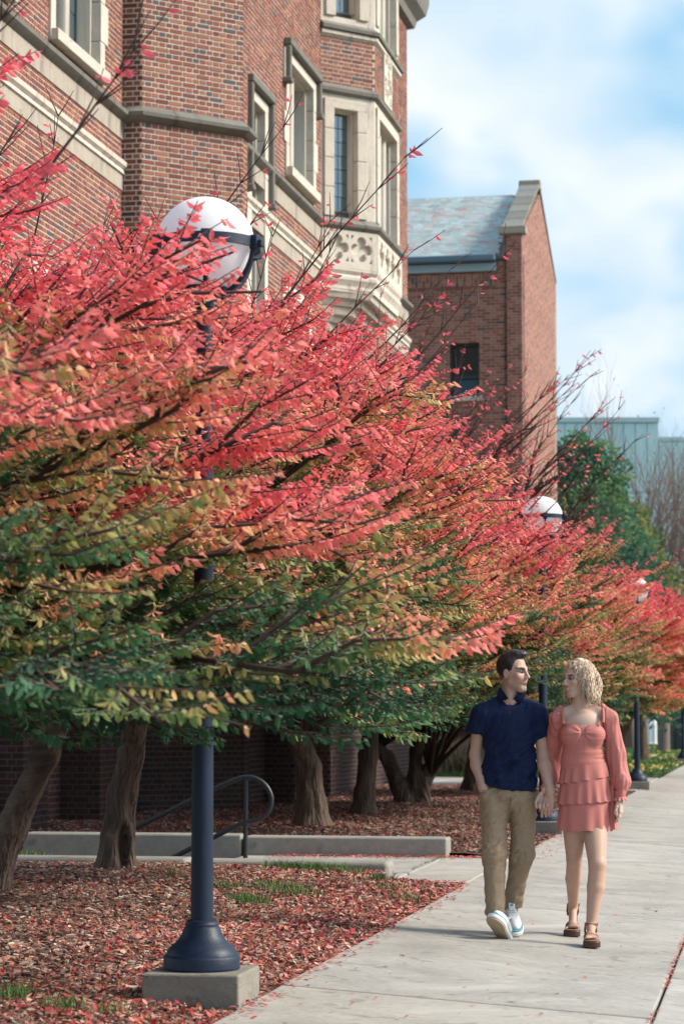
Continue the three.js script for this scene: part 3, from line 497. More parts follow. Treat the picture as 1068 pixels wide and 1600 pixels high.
// the oriel
{
  const cants = [[x500, ZR, Math.PI / 4, bayL], [bx1, bz1, 0, bx2 - bx1], [bx2, bz1, -Math.PI / 4, bayL]];
  const yA = 8.86, yB = 9.45, yC = 11.72, yD = 12.88;                    // panel, sill, lintel, upper sill
  cants.forEach(([x, z, a, W], i) => {
    const front = i === 1, win = [front ? 0.16 : 0.13, W - (front ? 0.16 : 0.24), 9.66, yC - 0.08];
    const st1 = wallPiece('oriel_wall', x, z, a, W, yB, yC + 0.1, [win], 0.18, M.stone);
    stoneWindow(st1, win, { lights: front ? 4 : 1, rows: 7, cols: front ? 1 : 2, quoin: false, sill: false, depth: 0.17 });
    const pan = front ? [[0.62, 0.98, 11.95, 12.78]] : [];
    const br = wallPiece('oriel_wall', x, z, a, W, yC + 0.1, yD, [], 0.18, M.mortar); layBricks(br, W, yC + 0.12, yD - 0.05, front ? [[0.7, 1.45, 11.9, 12.85]] : [], 41 + i);
    if (front) { // carved tablet
      const t = part('carved_panel', plain([stoneOf(0.75, 0.93, 0.06, 1.075, 12.375, 0.02)]), M.stone, br), rr = rngOf(3), bits = [];
      for (let k = 0; k < 34; k++) { const gx = 0.8 + 0.55 * rr(), gy = 11.98 + 0.8 * rr(); bits.push(new THREE.TorusGeometry(0.035 + 0.03 * rr(), 0.014, 5, 9, 2 + 3 * rr()).rotateZ(rr() * 6).translate(gx, gy, 0.055)); }
      part('carving', plain(bits), M.stone, br);
    }
    const up = [0.16, W - 0.2, yD + 0.2, TOP - 1.3], st2 = wallPiece('oriel_wall', x, z, a, W, yD, TOP - 1.0, [up], 0.18, M.stone);
    stoneWindow(st2, up, { lights: front ? 4 : 1, rows: 5, cols: front ? 1 : 2, quoin: false, sill: false, depth: 0.17 });
    // quatrefoil panel: a pierced stone plate over a sunk back
    const pl = wallPiece('oriel_wall', x, z, a, W, yA - 0.35, yB, [], 0.2, M.stone), n = front ? 4 : 2, m = 0.07, cw = (W - 2 * m) / n, hh = yB - 0.07 - (yA + 0.0), s = new THREE.Shape([[0, yA - 0.06], [W, yA - 0.06], [W, yB - 0.02], [0, yB - 0.02]].map((p) => new THREE.Vector2(...p)));
    for (let k = 0; k < n; k++) {
      const cx = m + cw * (k + 0.5), cy = yA + hh / 2 + 0.02, R = Math.min(cw, hh) * 0.47, foil = [];
      for (let j = 0; j < 48; j++) { const th = (j / 48) * 2 * Math.PI, rad = R * (0.50 + 0.5 * Math.pow(Math.abs(Math.cos(2 * th)), 0.55)); foil.push(new THREE.Vector2(cx + rad * Math.cos(th) * Math.max(1, (cw / hh) * 0.92), cy + rad * Math.sin(th))); }
      s.holes.push(new THREE.Path(foil));
      for (const [sx, sy] of [[-1, 1], [1, 1], [-1, -1], [1, -1]]) { const ax = cx + sx * cw * 0.46, ay = cy + sy * hh * 0.46; s.holes.push(new THREE.Path([[ax, ay], [ax - sx * cw * 0.16, ay - sy * 0.012], [ax - sx * cw * 0.015, ay - sy * hh * 0.2]].map((p) => new THREE.Vector2(...p)))); }
    }
    part('tracery', new THREE.ExtrudeGeometry(s, { depth: 0.05, bevelEnabled: true, bevelThickness: 0.014, bevelSize: 0.014, bevelSegments: 2, curveSegments: 8 }).translate(0, 0, 0.002), M.stone, pl);
  });
  const path = [[x500 - 0.02, ZR], [bx1, bz1], [bx2, bz1], [bx3 + 0.02, ZR]];
  part('oriel_lintel', band(path, [[0.0, yC + 0.02], [0.07, yC + 0.06], [0.08, yC + 0.12], [0.0, yC + 0.2]]), M.weathered, hall);
  part('oriel_lintel', band(path, [[0.0, yD - 0.17], [0.06, yD - 0.12], [0.06, yD - 0.06], [0.0, yD - 0.055]]), M.stone, hall);
  part('oriel_sill', band(path, [[0.0, yD - 0.05], [0.10, yD - 0.04], [0.11, yD + 0.02], [0.0, yD + 0.1]]), M.weathered, hall);
  part('oriel_base', band(path, [[0, yA - 0.45], [-0.02, yA - 0.4], [0.02, yA - 0.3], [0.05, yA - 0.25], [0.05, yA - 0.2], [0.02, yA - 0.16], [0.06, yA - 0.1], [0.06, yA - 0.07], [0, yA - 0.06]]), M.stone, hall);
  // corbels that step back to the wall
  for (let k = 0; k < 5; k++) { const o = 0.10 + k * 0.15, top = yA - 0.40 - k * 0.13; part('corbel', band([[x500 + o * 0.6, ZR - 0.05], [bx1 - o * 0.1, bz1 - o], [bx2 + o * 0.1, bz1 - o], [bx3 - o * 0.6, ZR - 0.05]], [[0, top - 0.16], [0.03, top - 0.14], [0.06, top - 0.07], [0.09, top], [-0.3, top], [-0.3, top - 0.16]]), k % 2 ? M.greyStone : M.stone, hall); }
  const floorS = new THREE.Shape([[x500, -ZR], [bx1, -bz1], [bx2, -bz1], [bx3, -ZR]].map((p) => new THREE.Vector2(...p)));
  part('oriel_floor', new THREE.ExtrudeGeometry(floorS, { depth: 0.15, bevelEnabled: false }).rotateX(Math.PI / 2).translate(0, yA - 0.30, 0).scale(1, 1, 1), M.greyStone, hall);
}
{ // string courses carried round the whole front
  const path = [[-12, 0], [0, 0], [0, T1], [tx, tz], [XT, tz], [XT, ZR], [x500, ZR], [bx1, bz1], [bx2, bz1], [bx3, ZR], [xEnd + 0.02, ZR]];
  part('string_course', band(path, [[0, 9.42], [0.05, 9.44], [0.12, 9.5], [0.13, 9.55], [0.10, 9.57], [0, 9.66]]), M.weathered, hall);
  const noBay = [path.slice(0, 2), path.slice(5, 7), path.slice(9)];
  for (const p of noBay) { part('ashlar_course', band(p, [[0, 9.18], [0.022, 9.18], [0.022, 9.43], [0, 9.43]]), M.greyStone, hall); part('string_course', band(p, [[0, 8.68], [0.05, 8.70], [0.03, 8.76], [0.075, 8.8], [0.085, 8.86], [0.05, 8.885], [0, 8.9]]), M.stone, hall); part('ashlar_course', band(p, [[0, 8.48], [0.02, 8.48], [0.02, 8.69], [0, 8.69]]), M.greyStone, hall); }
}
{ // piers of the lower storey, tree shade put into their brick and mortar colours, with a glazed band and a white pipe rail
  const r = rngOf(9);
  for (const [x, z, w, d] of [[-5.5, 0, 0.9, 0.55], [-2.6, 0, 0.9, 0.55], [3.4, ZR, 0.8, 0.5], [6.0, ZR, 0.8, 0.5]]) {
    const pier = part('buttress', new THREE.BoxGeometry(w, 5.2, d).translate(w / 2, 2.6, d / 2), M.mortarShaded, hall, V3(x, 0, z));
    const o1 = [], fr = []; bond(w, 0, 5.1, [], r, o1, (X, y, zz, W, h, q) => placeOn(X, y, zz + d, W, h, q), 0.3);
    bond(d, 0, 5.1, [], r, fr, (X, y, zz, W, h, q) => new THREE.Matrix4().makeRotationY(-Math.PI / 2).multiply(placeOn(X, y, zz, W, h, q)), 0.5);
    const all = [...o1, ...fr]; many('brick_courses', brickBox, M.brickShaded, all.map((b) => b.m), all.map((b) => b.c), pier);
    part('buttress_cap', box(w + 0.08, 0.16, d + 0.06, w / 2, 5.2, d / 2, 0.03), M.greyStone, pier);
  }
}
{ // pipe rail at the foot of the wall
  const a = floorAt(385, 1250, 0).setY(0), o = thing('pipe_rail', a, 'pale metal pipe rail low along the shaded foot of the hall', 'rail');
  const dir = U.clone(), q = (k, y) => dir.clone().multiplyScalar(k).setY(y);
  part('rail', tube([q(-0.6, 0.32), q(13, 0.32)], [0.035, 0.035], 8), std([0.62, 0.64, 0.66], 0.5), o);
  for (let k = 0; k < 6; k++) part('post', tube([q(-0.55 + k * 2.6, 0), q(-0.55 + k * 2.6, 0.9 - (k ? 0.58 : 0))], [0.028, 0.028], 8), std([0.62, 0.64, 0.66], 0.5), o);
}
// ---------------------------------------------------------------- lamp posts
const scuff = texture(256, 256, (u, v) => { const a = tiled(u, v, 10, 4), b = tiled(u, v * 0.3, 60, 2, 4), k = 0.40 + 0.35 * a + 0.5 * sstep(0.72, 0.85, b) * sstep(0.5, 0.7, tiled(u, v, 6, 2, 8)); return [k, k, k]; }, true, 2, 3);
M.navy = new THREE.MeshPhysicalMaterial({ map: scuff, color: rgb(0.013, 0.031, 0.075), roughness: 0.5, specularIntensity: 0.7, clearcoat: 0.08, clearcoatRoughness: 0.4, bumpMap: fineBump, bumpScale: 0.0012 });
M.acrylic = new THREE.MeshPhysicalMaterial({ color: rgb(0.93, 0.93, 0.94), roughness: 0.9, transmission: 0.45, thickness: 0, specularIntensity: 0.6 });
M.acrylicLow = new THREE.MeshPhysicalMaterial({ color: rgb(0.93, 0.93, 0.95), roughness: 0.9, transmission: 0.6, thickness: 0 });
function makeLamp(pos, label, globeH) {
  const g = thing('lamp_post', pos, label, 'street lamp', 'lamp posts along the walk'); g.rotation.y = walkTurn;
  { const b = new RoundedBoxGeometry(0.47, 0.36, 0.47, 2, 0.014).translate(0, -0.035, 0); part('concrete_block', b, M.block, g); }
  const y0 = 0.145, prof = [[0, 0], [0.178, 0], [0.184, 0.008], [0.184, 0.058], [0.180, 0.066], [0.172, 0.071], [0.168, 0.085], [0.150, 0.108], [0.122, 0.132], [0.100, 0.162], [0.086, 0.198], [0.081, 0.204], [0.082, 0.214], [0.077, 0.220], [0.076, 0.229], [0.062, 0.236], [0, 0.237]];
  part('base', toCreasedNormals(new THREE.LatheGeometry(prof.map((p) => new THREE.Vector2(...p)), 48).translate(0, y0, 0), 0.6), M.navy, g);
  const cap = globeH - 0.285;
  part('pole', new THREE.CylinderGeometry(0.042, 0.0545, cap - y0 - 0.2, 32).translate(0, (cap + y0 + 0.2) / 2, 0), M.navy, g);
  const fit = [[0, cap - 0.02], [0.05, cap - 0.02], [0.052, cap + 0.01], [0.075, cap + 0.03], [0.078, cap + 0.05], [0.105, cap + 0.062], [0.115, cap + 0.078], [0.115, cap + 0.092], [0, cap + 0.095]];
  part('fitter', toCreasedNormals(new THREE.LatheGeometry(fit.map((p) => new THREE.Vector2(...p)), 32), 0.6), M.navy, g);
  const R = 0.243, globe = part('globe', new THREE.SphereGeometry(R, 48, 28, 0, 6.2832, 0, 1.66), M.acrylic, g, V3(0, globeH, 0));
  const low = part('lower_globe', new THREE.SphereGeometry(R - 0.006, 48, 24, 0, 6.2832, 1.6, 1.12), M.acrylicLow, g, V3(0, globeH, 0));
  part('band', toCreasedNormals(new THREE.LatheGeometry([[0.256, -0.024], [0.272, -0.024], [0.272, 0.024], [0.256, 0.024], [0.256, -0.024]].map((p) => new THREE.Vector2(...p)), 64).translate(0, globeH, 0), 0.5), M.navy, g);
  for (let k = 0; k < 6; k++) {
    const a = (k / 6) * 2 * Math.PI + 0.28, pts = [], c = Math.cos(a), s = Math.sin(a);
    for (let i = 0; i <= 12; i++) { const th = (i / 12) * 1.2, r = 0.268; pts.push(V3(r * Math.cos(th) * c, globeH - r * Math.sin(th) * 0.985, r * Math.cos(th) * s)); }
    part('strap', tube(pts, pts.map(() => 0.0125), 8), M.navy, g);
    const cl = part('clamp', new RoundedBoxGeometry(0.042, 0.072, 0.05, 1, 0.006), M.navy, g, V3(0.278 * c, globeH - 0.004, 0.278 * s)); cl.rotation.y = -a;
    const bolt = part('bolt', new RoundedBoxGeometry(0.03, 0.035, 0.032, 1, 0.005), M.navy, g, V3(0.306 * c, globeH - 0.012, 0.306 * s)); bolt.rotation.y = -a;
  }
  return g;
}
{
  const p1 = floorAt(315, 1562), h = at(315, 385, -p1.z).y;
  makeLamp(p1, 'nearest lamp post, navy pole on a concrete block, big white globe among pink leaves', h);
  makeLamp(floorAt(849, 1302), 'lamp post half hidden behind the couple, its white globe showing above the bushes', h);
  makeLamp(floorAt(1000, 1233).add(V3(-0.06, 0, 0)), 'lamp post whose dark pole stands clear beside the woman, at the crossing walk', h);
  makeLamp(floorAt(1067, 1194), 'farthest lamp post, on the lawn at the edge of the picture beside the dark cabinet', h);
}
{ // handrail of the steps: one pipe that loops round at the top
  const o = thing('handrail', st(12.1, -2.49), 'black pipe handrail with a looped end beside the steps, behind the nearest lamp pole', 'handrail');
  const k = 3778 / -st(12.1, -2.49).z, q = (px, py) => st(12.1, -2.49 + (px - 389) / k, (1338 - py) / k).sub(st(12.1, -2.49));
  const pts = [[200, 1299], [259, 1270], [333, 1234], [372, 1217], [386, 1213], [402, 1214], [416, 1221], [426, 1233], [430, 1247], [427, 1262], [417, 1274], [403, 1280], [389, 1282], [336, 1307], [259, 1345], [200, 1374]].map((p) => q(...p));
  const c = new THREE.CatmullRomCurve3(pts, false, 'centripetal').getPoints(90);
  M.rail = std([0.012, 0.016, 0.022], 0.45);
  part('rail', tube(c, c.map(() => 0.024), 12), M.rail, o);
  part('post', tube([q(389, 1339), q(389, 1213)], [0.022, 0.022], 12), M.rail, o);
  part('post', tube([q(200, 1500), q(200, 1299)], [0.022, 0.022], 12), M.rail, o);
}
// ---------------------------------------------------------------- trees and bushes
const barkMap = texture(256, 256, (u, v) => { const a = tiled(u, v * 0.25, 24, 4), b = tiled(u, v, 40, 3, 6), c = tiled(u, v, 5, 3, 2); const k = 0.35 + 1.0 * a * a + 0.5 * (b - 0.5) + 0.3 * (c - 0.5); return [0.20 * k, 0.135 * k, 0.10 * k]; }, true, 3, 0.9);
const barkBump = texture(256, 256, (u, v) => { const a = tiled(u, v * 0.25, 24, 4), b = tiled(u, v, 40, 3, 6); const k = 0.7 * a + 0.3 * b; return [k, k, k]; }, false, 3, 0.9);
M.bark = std([1, 1, 1], 0.95, { map: barkMap, bumpMap: barkBump, bumpScale: 0.06 });
M.twig = std([0.075, 0.042, 0.036], 0.9);
M.leaf = new THREE.MeshPhysicalMaterial({ color: 0xffffff, roughness: 0.9, transmission: 0.42, thickness: 0, specularIntensity: 0.6 });
const leafG = (() => { // a pointed oval leaf along +y, folded a little on its midrib and curling at the tip
  const rows = [[0, 0.02, 0], [0.22, 0.155, 0.012], [0.5, 0.215, 0.03], [0.78, 0.13, 0.01], [1, 0.005, -0.07]], pos = [], idx = [];
  for (const [y, w, z] of rows) pos.push(-w, y, z + w * 0.3, 0, y, z, w, y, z + w * 0.3);
  for (let i = 0; i < 4; i++) { const a = i * 3; idx.push(a, a + 1, a + 3, a + 1, a + 4, a + 3, a + 1, a + 2, a + 4, a + 2, a + 5, a + 4); }
  return geoOf(pos, idx);
})();
const pairG = (() => { // two leaves of an opposite pair: x is the side, y runs along the twig, z is up
  const out = []; for (const s of [-1, 1]) { const d = V3(s * 0.62, 0.42, -0.66).normalize(), x = V3(0.45 * s, 0.15, 0.9).cross(d).normalize(), z = x.clone().cross(d), g = leafG.clone(); g.applyMatrix4(new THREE.Matrix4().makeBasis(x, d, z).scale(V3(1, 1, 1).multiplyScalar(s > 0 ? 1 : 0.9))); out.push(g); }
  return mergeGeometries(out);
})();
const RAMP = [[-0.7, [0.026, 0.10, 0.052]], [-0.3, [0.055, 0.165, 0.060]], [-0.02, [0.17, 0.235, 0.065]], [0.17, [0.48, 0.37, 0.12]], [0.36, [0.91, 0.41, 0.22]], [0.55, [0.97, 0.31, 0.235]], [0.8, [0.97, 0.235, 0.235]], [1.4, [0.95, 0.165, 0.21]]];
const ramp = (x) => { for (let i = 1; i < RAMP.length; i++) if (x < RAMP[i][0] || i === RAMP.length - 1) { const t = clamp((x - RAMP[i - 1][0]) / (RAMP[i][0] - RAMP[i - 1][0])); return [0, 1, 2].map((k) => lerp(RAMP[i - 1][1][k], RAMP[i][1][k], t)); } };
const mesh3 = () => ({ pos: [], nor: [], idx: [] });
function stick(o, a, b, ra, rb, sides = 3) { // a thin tapering twig written straight into the arrays
  const t = b.clone().sub(a).normalize(), n = V3(t.y, -t.x, 0.001).cross(t).normalize(), m = t.clone().cross(n), k = o.pos.length / 3;
  for (let s = 0; s < sides; s++) { const c = Math.cos((s / sides) * 6.2832), d = Math.sin((s / sides) * 6.2832), x = n.x * c + m.x * d, y = n.y * c + m.y * d, z = n.z * c + m.z * d; o.pos.push(a.x + x * ra, a.y + y * ra, a.z + z * ra, b.x + x * rb, b.y + y * rb, b.z + z * rb); o.nor.push(x, y, z, x, y, z); }
  for (let s = 0; s < sides; s++) { const p = k + s * 2, q = k + ((s + 1) % sides) * 2; o.idx.push(p, q, p + 1, q, q + 1, p + 1); }
}
const inView = (p) => { const d = -p.z; return d > 1 && Math.abs(p.x / d) < 0.142 && (p.y - EYE) / d > -0.13 && (p.y - EYE) / d < 0.30; };
function bush({ label, base, trunk, trunkR, hollow, C, R, V, low = 1.38, limbs = 46, subs = 11, seed, red = 0, leaf = 0.056, singles = 0, shoots = 8, thin = () => 1, groupName = 'burning bush trees along the walk', forks, fat = 1, reach = 1, slant = 0, hk = 0.92 }) {
  const r = rngOf(seed), o = thing('burning_bush', base, label, 'tree', groupName), L = (v) => v.clone().sub(base), rr = (k) => (r() - 0.5) * 2 * k;
  // trunk: a gnarled column (or a few stems)
  const stems = forks ?? [trunk];
  const F = stems[0][stems[0].length - 1];
  const caps = []; for (const s of stems) for (let i = 0; i < s.length - 1; i++) { const n = s.length - 1, f = (k) => trunkR * (s.k ?? 1) * (1.0 - 0.32 * (k / n)) * (k === 0 ? 1.18 : 1), a = L(s[i]), b = L(s[i + 1]); caps.push([a.x, a.y, a.z, b.x, b.y, b.z, f(i), f(i + 1)]); }
  const lo = [1e9, 1e9, 1e9], hi = [-1e9, -1e9, -1e9]; for (const c of caps) for (const k of [0, 3]) for (let a = 0; a < 3; a++) { lo[a] = Math.min(lo[a], c[k + a] - trunkR * 1.5); hi[a] = Math.max(hi[a], c[k + a] + trunkR * 1.5); }
  lo[1] = -0.12;
  const sdf = (x, y, z) => {
    let d = 1e9; for (const c of caps) d = smin(d, capD(x, y, z, c), 0.06);
    const a = Math.atan2(z, x); d -= trunkR * (0.42 * (fbm(x * 9 + seed, y * 2.0, z * 9, 3) - 0.5) + 0.10 * (fbm(x * 34, y * 6, z * 34 + seed, 2) - 0.5) + 0.28 * Math.pow(sstep(0.4, 0, y), 2) * (0.5 + noise(Math.cos(a) * 2 + seed, 1, Math.sin(a) * 2)));
    if (hollow) for (const h of hollow) d = smax(d, -ellD(x, y, z, h), 0.03);
    return d;
  };
  const tg = skin(sdf, lo, hi, trunkR > 0.12 ? 0.022 : 0.03); { const p = tg.attributes.position, uv = []; for (let i = 0; i < p.count; i++) uv.push((Math.atan2(p.getZ(i), p.getX(i)) / 6.2832) * 1 + 0.5, p.getY(i)); tg.setAttribute('uv', new THREE.Float32BufferAttribute(uv, 2)); }
  part('trunk', tg, M.bark, o);
  // limbs, branches, twigs
  const wood = [], tw = mesh3(), pos = [], dir = [], col = [], fine = []; let tips = 0;
  const rad = (p) => Math.hypot((p.x - C.x) / R, (p.y - C.y + slant * (p.x - C.x)) / V, (p.z - C.z) / R);
  const leafAt = (p, d, tint, v) => {
    if (p.y < low + 0.25 * (noise(p.x * 1.7, p.z * 1.7, seed) - 0.5)) return;
    const h = (p.y - C.y + 0.6 * slant * (p.x - C.x)) / V, q = rad(p), n = fbm(p.x * 0.95 + seed, p.y * 1.3, p.z * 0.95, 3) - 0.5;
    const x = 0.20 + red + hk * h + 1.6 * n + 0.45 * (q - 0.8) + tint + rr(0.13);
    const c = ramp(x), k = 0.80 + 0.42 * r(); pos.push(p.x - base.x, p.y - base.y, p.z - base.z); dir.push(v.x, v.y, v.z); col.push(c[0] * k, c[1] * k, c[2] * k);
  };
  const Y = V3(0, 1, 0), twigRun = (a, d, len, leaves, tint) => {
    if (Math.min(a.y, a.y + d.y * len) < low - 0.06) return;
    const n = Math.max(2, Math.round(len / 0.16)), p = a.clone(), v = d.clone(); let prev = p.clone();
    for (let i = 0; i < n; i++) {
      v.y += 0.06 + rr(0.08); v.x += rr(0.10); v.z += rr(0.10); v.normalize(); p.addScaledVector(v, len / n);
      stick(tw, L(prev), L(p), 0.0052 * fat * (1 - (i / n) * 0.6), 0.0052 * fat * (1 - ((i + 1) / n) * 0.6));
      if (leaves) { const side = v.clone().cross(Y).normalize(), seg = len / n, m = Math.max(1, Math.round(seg / 0.0265)); for (let k = 0; k < m; k++) { if (r() > leaves) continue; leafAt(prev.clone().lerp(p, (k + r() * 0.6) / m), v, tint, v); } }
      prev = p.clone();
    }
  };
  for (let i = 0; i < limbs; i++) {
    const az = i * 2.39996 + rr(0.2), sn = lerp(-0.82, 0.98, Math.pow((i + 0.5) / limbs, 0.9)), cs = Math.sqrt(1 - sn * sn), k = 0.80 + 0.12 * r();
    const E = V3(C.x + R * k * cs * Math.cos(az), C.y + V * k * sn, C.z + R * k * cs * Math.sin(az)); E.y = Math.max(E.y - slant * (E.x - C.x), low + 0.12 + 0.2 * r()); const start = stems[i % stems.length], S = start[start.length - 1].clone().lerp(start[start.length - 2], r() * 0.35);
    const outv = E.clone().sub(S), c1 = S.clone().addScaledVector(outv, 0.28).add(V3(rr(0.12), 0.28 + 0.25 * cs + rr(0.15), rr(0.12))), c2 = S.clone().addScaledVector(outv, 0.66).add(V3(rr(0.2), 0.10 + rr(0.12), rr(0.2)));
    const pts = bez(S, c1, c2, E, 10), r0 = trunkR * 0.30 * (0.7 + 0.5 * r());
    wood.push(tube(pts.map(L), pts.map((_, q) => lerp(r0, 0.009, Math.pow(q / 10, 0.7))), 6, false));
    for (let j = 0; j < subs; j++) {
      const u = lerp(0.34, 1, Math.pow((j + r()) / subs, 0.8)), f = u * 10, q = Math.min(9, Math.floor(f)), A = pts[q].clone().lerp(pts[q + 1], f - q), tan = pts[q + 1].clone().sub(pts[q]).normalize();
      const d = tan.clone().add(V3(rr(0.95), rr(0.42) + 0.10, rr(0.95))).add(A.clone().sub(C).setY(0).normalize().multiplyScalar(0.35)).normalize(), len = lerp(1.15, 0.55, u) * (0.75 + 0.5 * r());
      const B = A.clone().addScaledVector(d, len), over = rad(B); if (over > 1.06 && r() > 0.3) { B.lerp(A, clamp((over - 1.02) / 0.25, 0, 0.75)); }
      if (B.y < low) B.y = low + 0.1 * r(); const mid = A.clone().lerp(B, 0.5).add(V3(rr(0.05), 0.05 + rr(0.04), rr(0.05))), tint = rr(0.36);
      stick(tw, L(A), L(mid), 0.012 * fat, 0.009 * fat, 4); stick(tw, L(mid), L(B), 0.009 * fat, 0.0055 * fat, 4);
      const nt = Math.round(A.distanceTo(B) / 0.082) + 2, bd = B.clone().sub(A).normalize(), side = bd.clone().cross(Y).normalize();
      for (let t = 0; t <= nt; t++) {
        const k2 = t / nt, a = k2 < 0.5 ? A.clone().lerp(mid, k2 * 2) : mid.clone().lerp(B, k2 * 2 - 1), s = t % 2 ? 1 : -1;
        const dd = t === nt ? bd.clone() : bd.clone().multiplyScalar(0.75).addScaledVector(side, s * (0.55 + 0.4 * r())).add(V3(rr(0.2), rr(0.28) + 0.06, rr(0.2))).normalize(), ln = 0.16 + 0.30 * r();
        const e = a.clone().addScaledVector(dd, ln); if (rad(e) > 1.10 && r() > 0.12) continue;
        twigRun(a, dd, ln, thin(e, r) * (0.78 + 0.22 * r()), tint + rr(0.06));
      }
    }
  }
  for (let i = 0; i < shoots; i++) { // long bare shoots that stand out of the top
    const az = r() * 6.283, k = 0.25 + 0.65 * r(), dxs = R * k * Math.cos(az), a = V3(C.x + dxs, C.y - slant * dxs + V * Math.sqrt(1 - k * k) * 0.88, C.z + R * k * Math.sin(az)), d = V3(0.45 * Math.cos(az) + 0.35 * reach, 0.8, 0.45 * Math.sin(az)).normalize();
    let p = a.clone(); const len = (0.6 + 0.7 * r()) * reach, n = 5; for (let q = 0; q < n; q++) { const e = p.clone().addScaledVector(d, len / n); d.x += rr(0.08); d.z += rr(0.08); d.normalize(); stick(tw, L(p), L(e), 0.0075 * fat * (1 - q / n * 0.7), 0.0075 * fat * (1 - (q + 1) / n * 0.7), 4); if (q > 0) for (let t = 0; t < 2; t++) twigRun(e, d.clone().add(V3(rr(0.7), rr(0.3), rr(0.7))).normalize(), 0.12 + 0.2 * r(), 0.10, 0.3); p = e; }
  }
  part('limb', plain(wood), M.bark, o);
  part('twigs', geoOf(tw.pos, tw.idx, tw.nor), M.twig, o).userData.kind = 'stuff';
  // leaves: those that show largest are parts of their own, the rest one mass
  const n = pos.length / 3, order = [];
  if (singles) { for (let i = 0; i < n; i++) { const p = V3(pos[i * 3] + base.x, pos[i * 3 + 1] + base.y, pos[i * 3 + 2] + base.z); if (inView(p) && rad(p) > 0.82 && p.z > C.z) order.push([-p.z, i]); } order.sort((a, b) => a[0] - b[0]); }
  const own = new Set(order.slice(0, singles).map((x) => x[1])), im = new THREE.InstancedMesh(pairG, M.leaf, n - own.size), m4 = new THREE.Matrix4(), X = V3(), Z = V3(), D = V3(), c = new THREE.Color(), mats = []; let w = 0;
  for (let i = 0; i < n; i++) {
    D.set(dir[i * 3] + rr(0.25), dir[i * 3 + 1] + rr(0.25), dir[i * 3 + 2] + rr(0.25)).normalize(); Z.set(rr(1.0), 1, rr(1.0)); X.crossVectors(D, Z).normalize(); Z.crossVectors(X, D);
    const s = leaf * (0.55 + 0.72 * r()); m4.makeBasis(X, D, Z).scale(V3(s, s, s)).setPosition(pos[i * 3], pos[i * 3 + 1], pos[i * 3 + 2]);
    c.setRGB(col[i * 3], col[i * 3 + 1], col[i * 3 + 2]);
    if (own.has(i)) { const key = [c.r, c.g, c.b].map((q) => Math.round(q * 7)).join(); let mt = mats[key]; if (!mt) { mt = mats[key] = M.leaf.clone(); mt.color.copy(c); } const lf = new THREE.Mesh(pairG, mt); lf.name = 'leaf_pair'; lf.applyMatrix4(m4); lf.castShadow = lf.receiveShadow = true; o.add(lf); } else { im.setMatrixAt(w, m4); im.setColorAt(w++, c); }
  }
  im.name = 'crown'; im.userData.kind = 'stuff'; im.castShadow = im.receiveShadow = true; o.add(im);
  return o;
}
const G3 = (x, z, y = 0) => V3(x, y, -z);
bush({ label: 'nearest burning bush, pink crown coming in from the left edge over the lamp globe', base: G3(-3.6, 12.0), trunk: [G3(-3.6, 12.0), G3(-3.5, 11.8, 0.7), G3(-3.3, 11.4, 1.5)], trunkR: 0.15, C: G3(-2.95, 10.7, 3.10), R: 3.45, V: 1.9, slant: 0.5, seed: 101, limbs: 80, subs: 13, singles: 300, shoots: 14, reach: 0.75, low: 1.2, red: 0.17, hk: 1.3 });
{
  const b = floorAt(-28, 1408), d = -b.z; bush({ label: 'burning bush with a bare trunk leaning in steeply at the left edge', base: b, trunk: [b, at(20, 1290, d - 0.1), at(70, 1180, d - 0.3), at(118, 1075, d - 0.6)], trunkR: 0.125, C: G3(-1.75, 16.2, 2.75), R: 2.6, V: 1.85, low: 1.15, red: 0.0, seed: 202, limbs: 48, subs: 11, singles: 150 });
}
{
  const b = floorAt(181, 1371), d = -b.z; bush({ label: 'burning bush whose thick hollowed trunk stands behind the nearest lamp post to its left', base: b, trunk: [b, at(185, 1300, d), at(192, 1240, d), at(203, 1180, d - 0.1), at(216, 1110, d - 0.3)], trunkR: 0.142, hollow: [[0.07, 0.28, 0.17, 0.06, 0.22, 0.15], [-0.03, 0.46, 0.16, 0.045, 0.10, 0.09], [0.13, 0.55, 0.13, 0.03, 0.16, 0.09], [-0.09, 0.9, 0.15, 0.018, 0.4, 0.05]], C: G3(-0.85, 19.2, 2.7), R: 2.25, V: 1.85, low: 0.88, seed: 303, limbs: 54, subs: 12, singles: 150, shoots: 22, red: 0.04, hk: 1.1 });
}
{
  const b = floorAt(487, 1300), d = -b.z; bush({ label: 'burning bush on a stout dark trunk just behind the kerb wall', base: b, trunk: [b, at(487, 1260, d), at(482, 1200, d), at(462, 1140, d - 0.2)], trunkR: 0.19, C: G3(0.25, 26.6, 2.6), R: 2.55, V: 1.8, low: 1.05, seed: 404, limbs: 48, subs: 11, singles: 60, shoots: 10, red: 0.04 });
}
{ // mostly bare above
  const b = floorAt(568, 1283), d = -b.z; bush({ label: 'burning bush with a half bare, twiggy top that stands up against the gabled building', base: b, trunk: [b, at(570, 1240, d), at(575, 1180, d), at(578, 1130, d - 0.1)], trunkR: 0.155, C: G3(1.0, 31.3, 2.9), R: 2.6, V: 2.9, low: 1.15, seed: 505, limbs: 84, subs: 13, shoots: 34, fat: 1.25, reach: 1.15, red: 0.0, thin: (p, r) => (p.y > 3.75 + 0.5 * (noise(p.x, p.z, 3) - 0.5) ? (r() < 0.16 ? 0.45 : 0) : 0.9) });
}
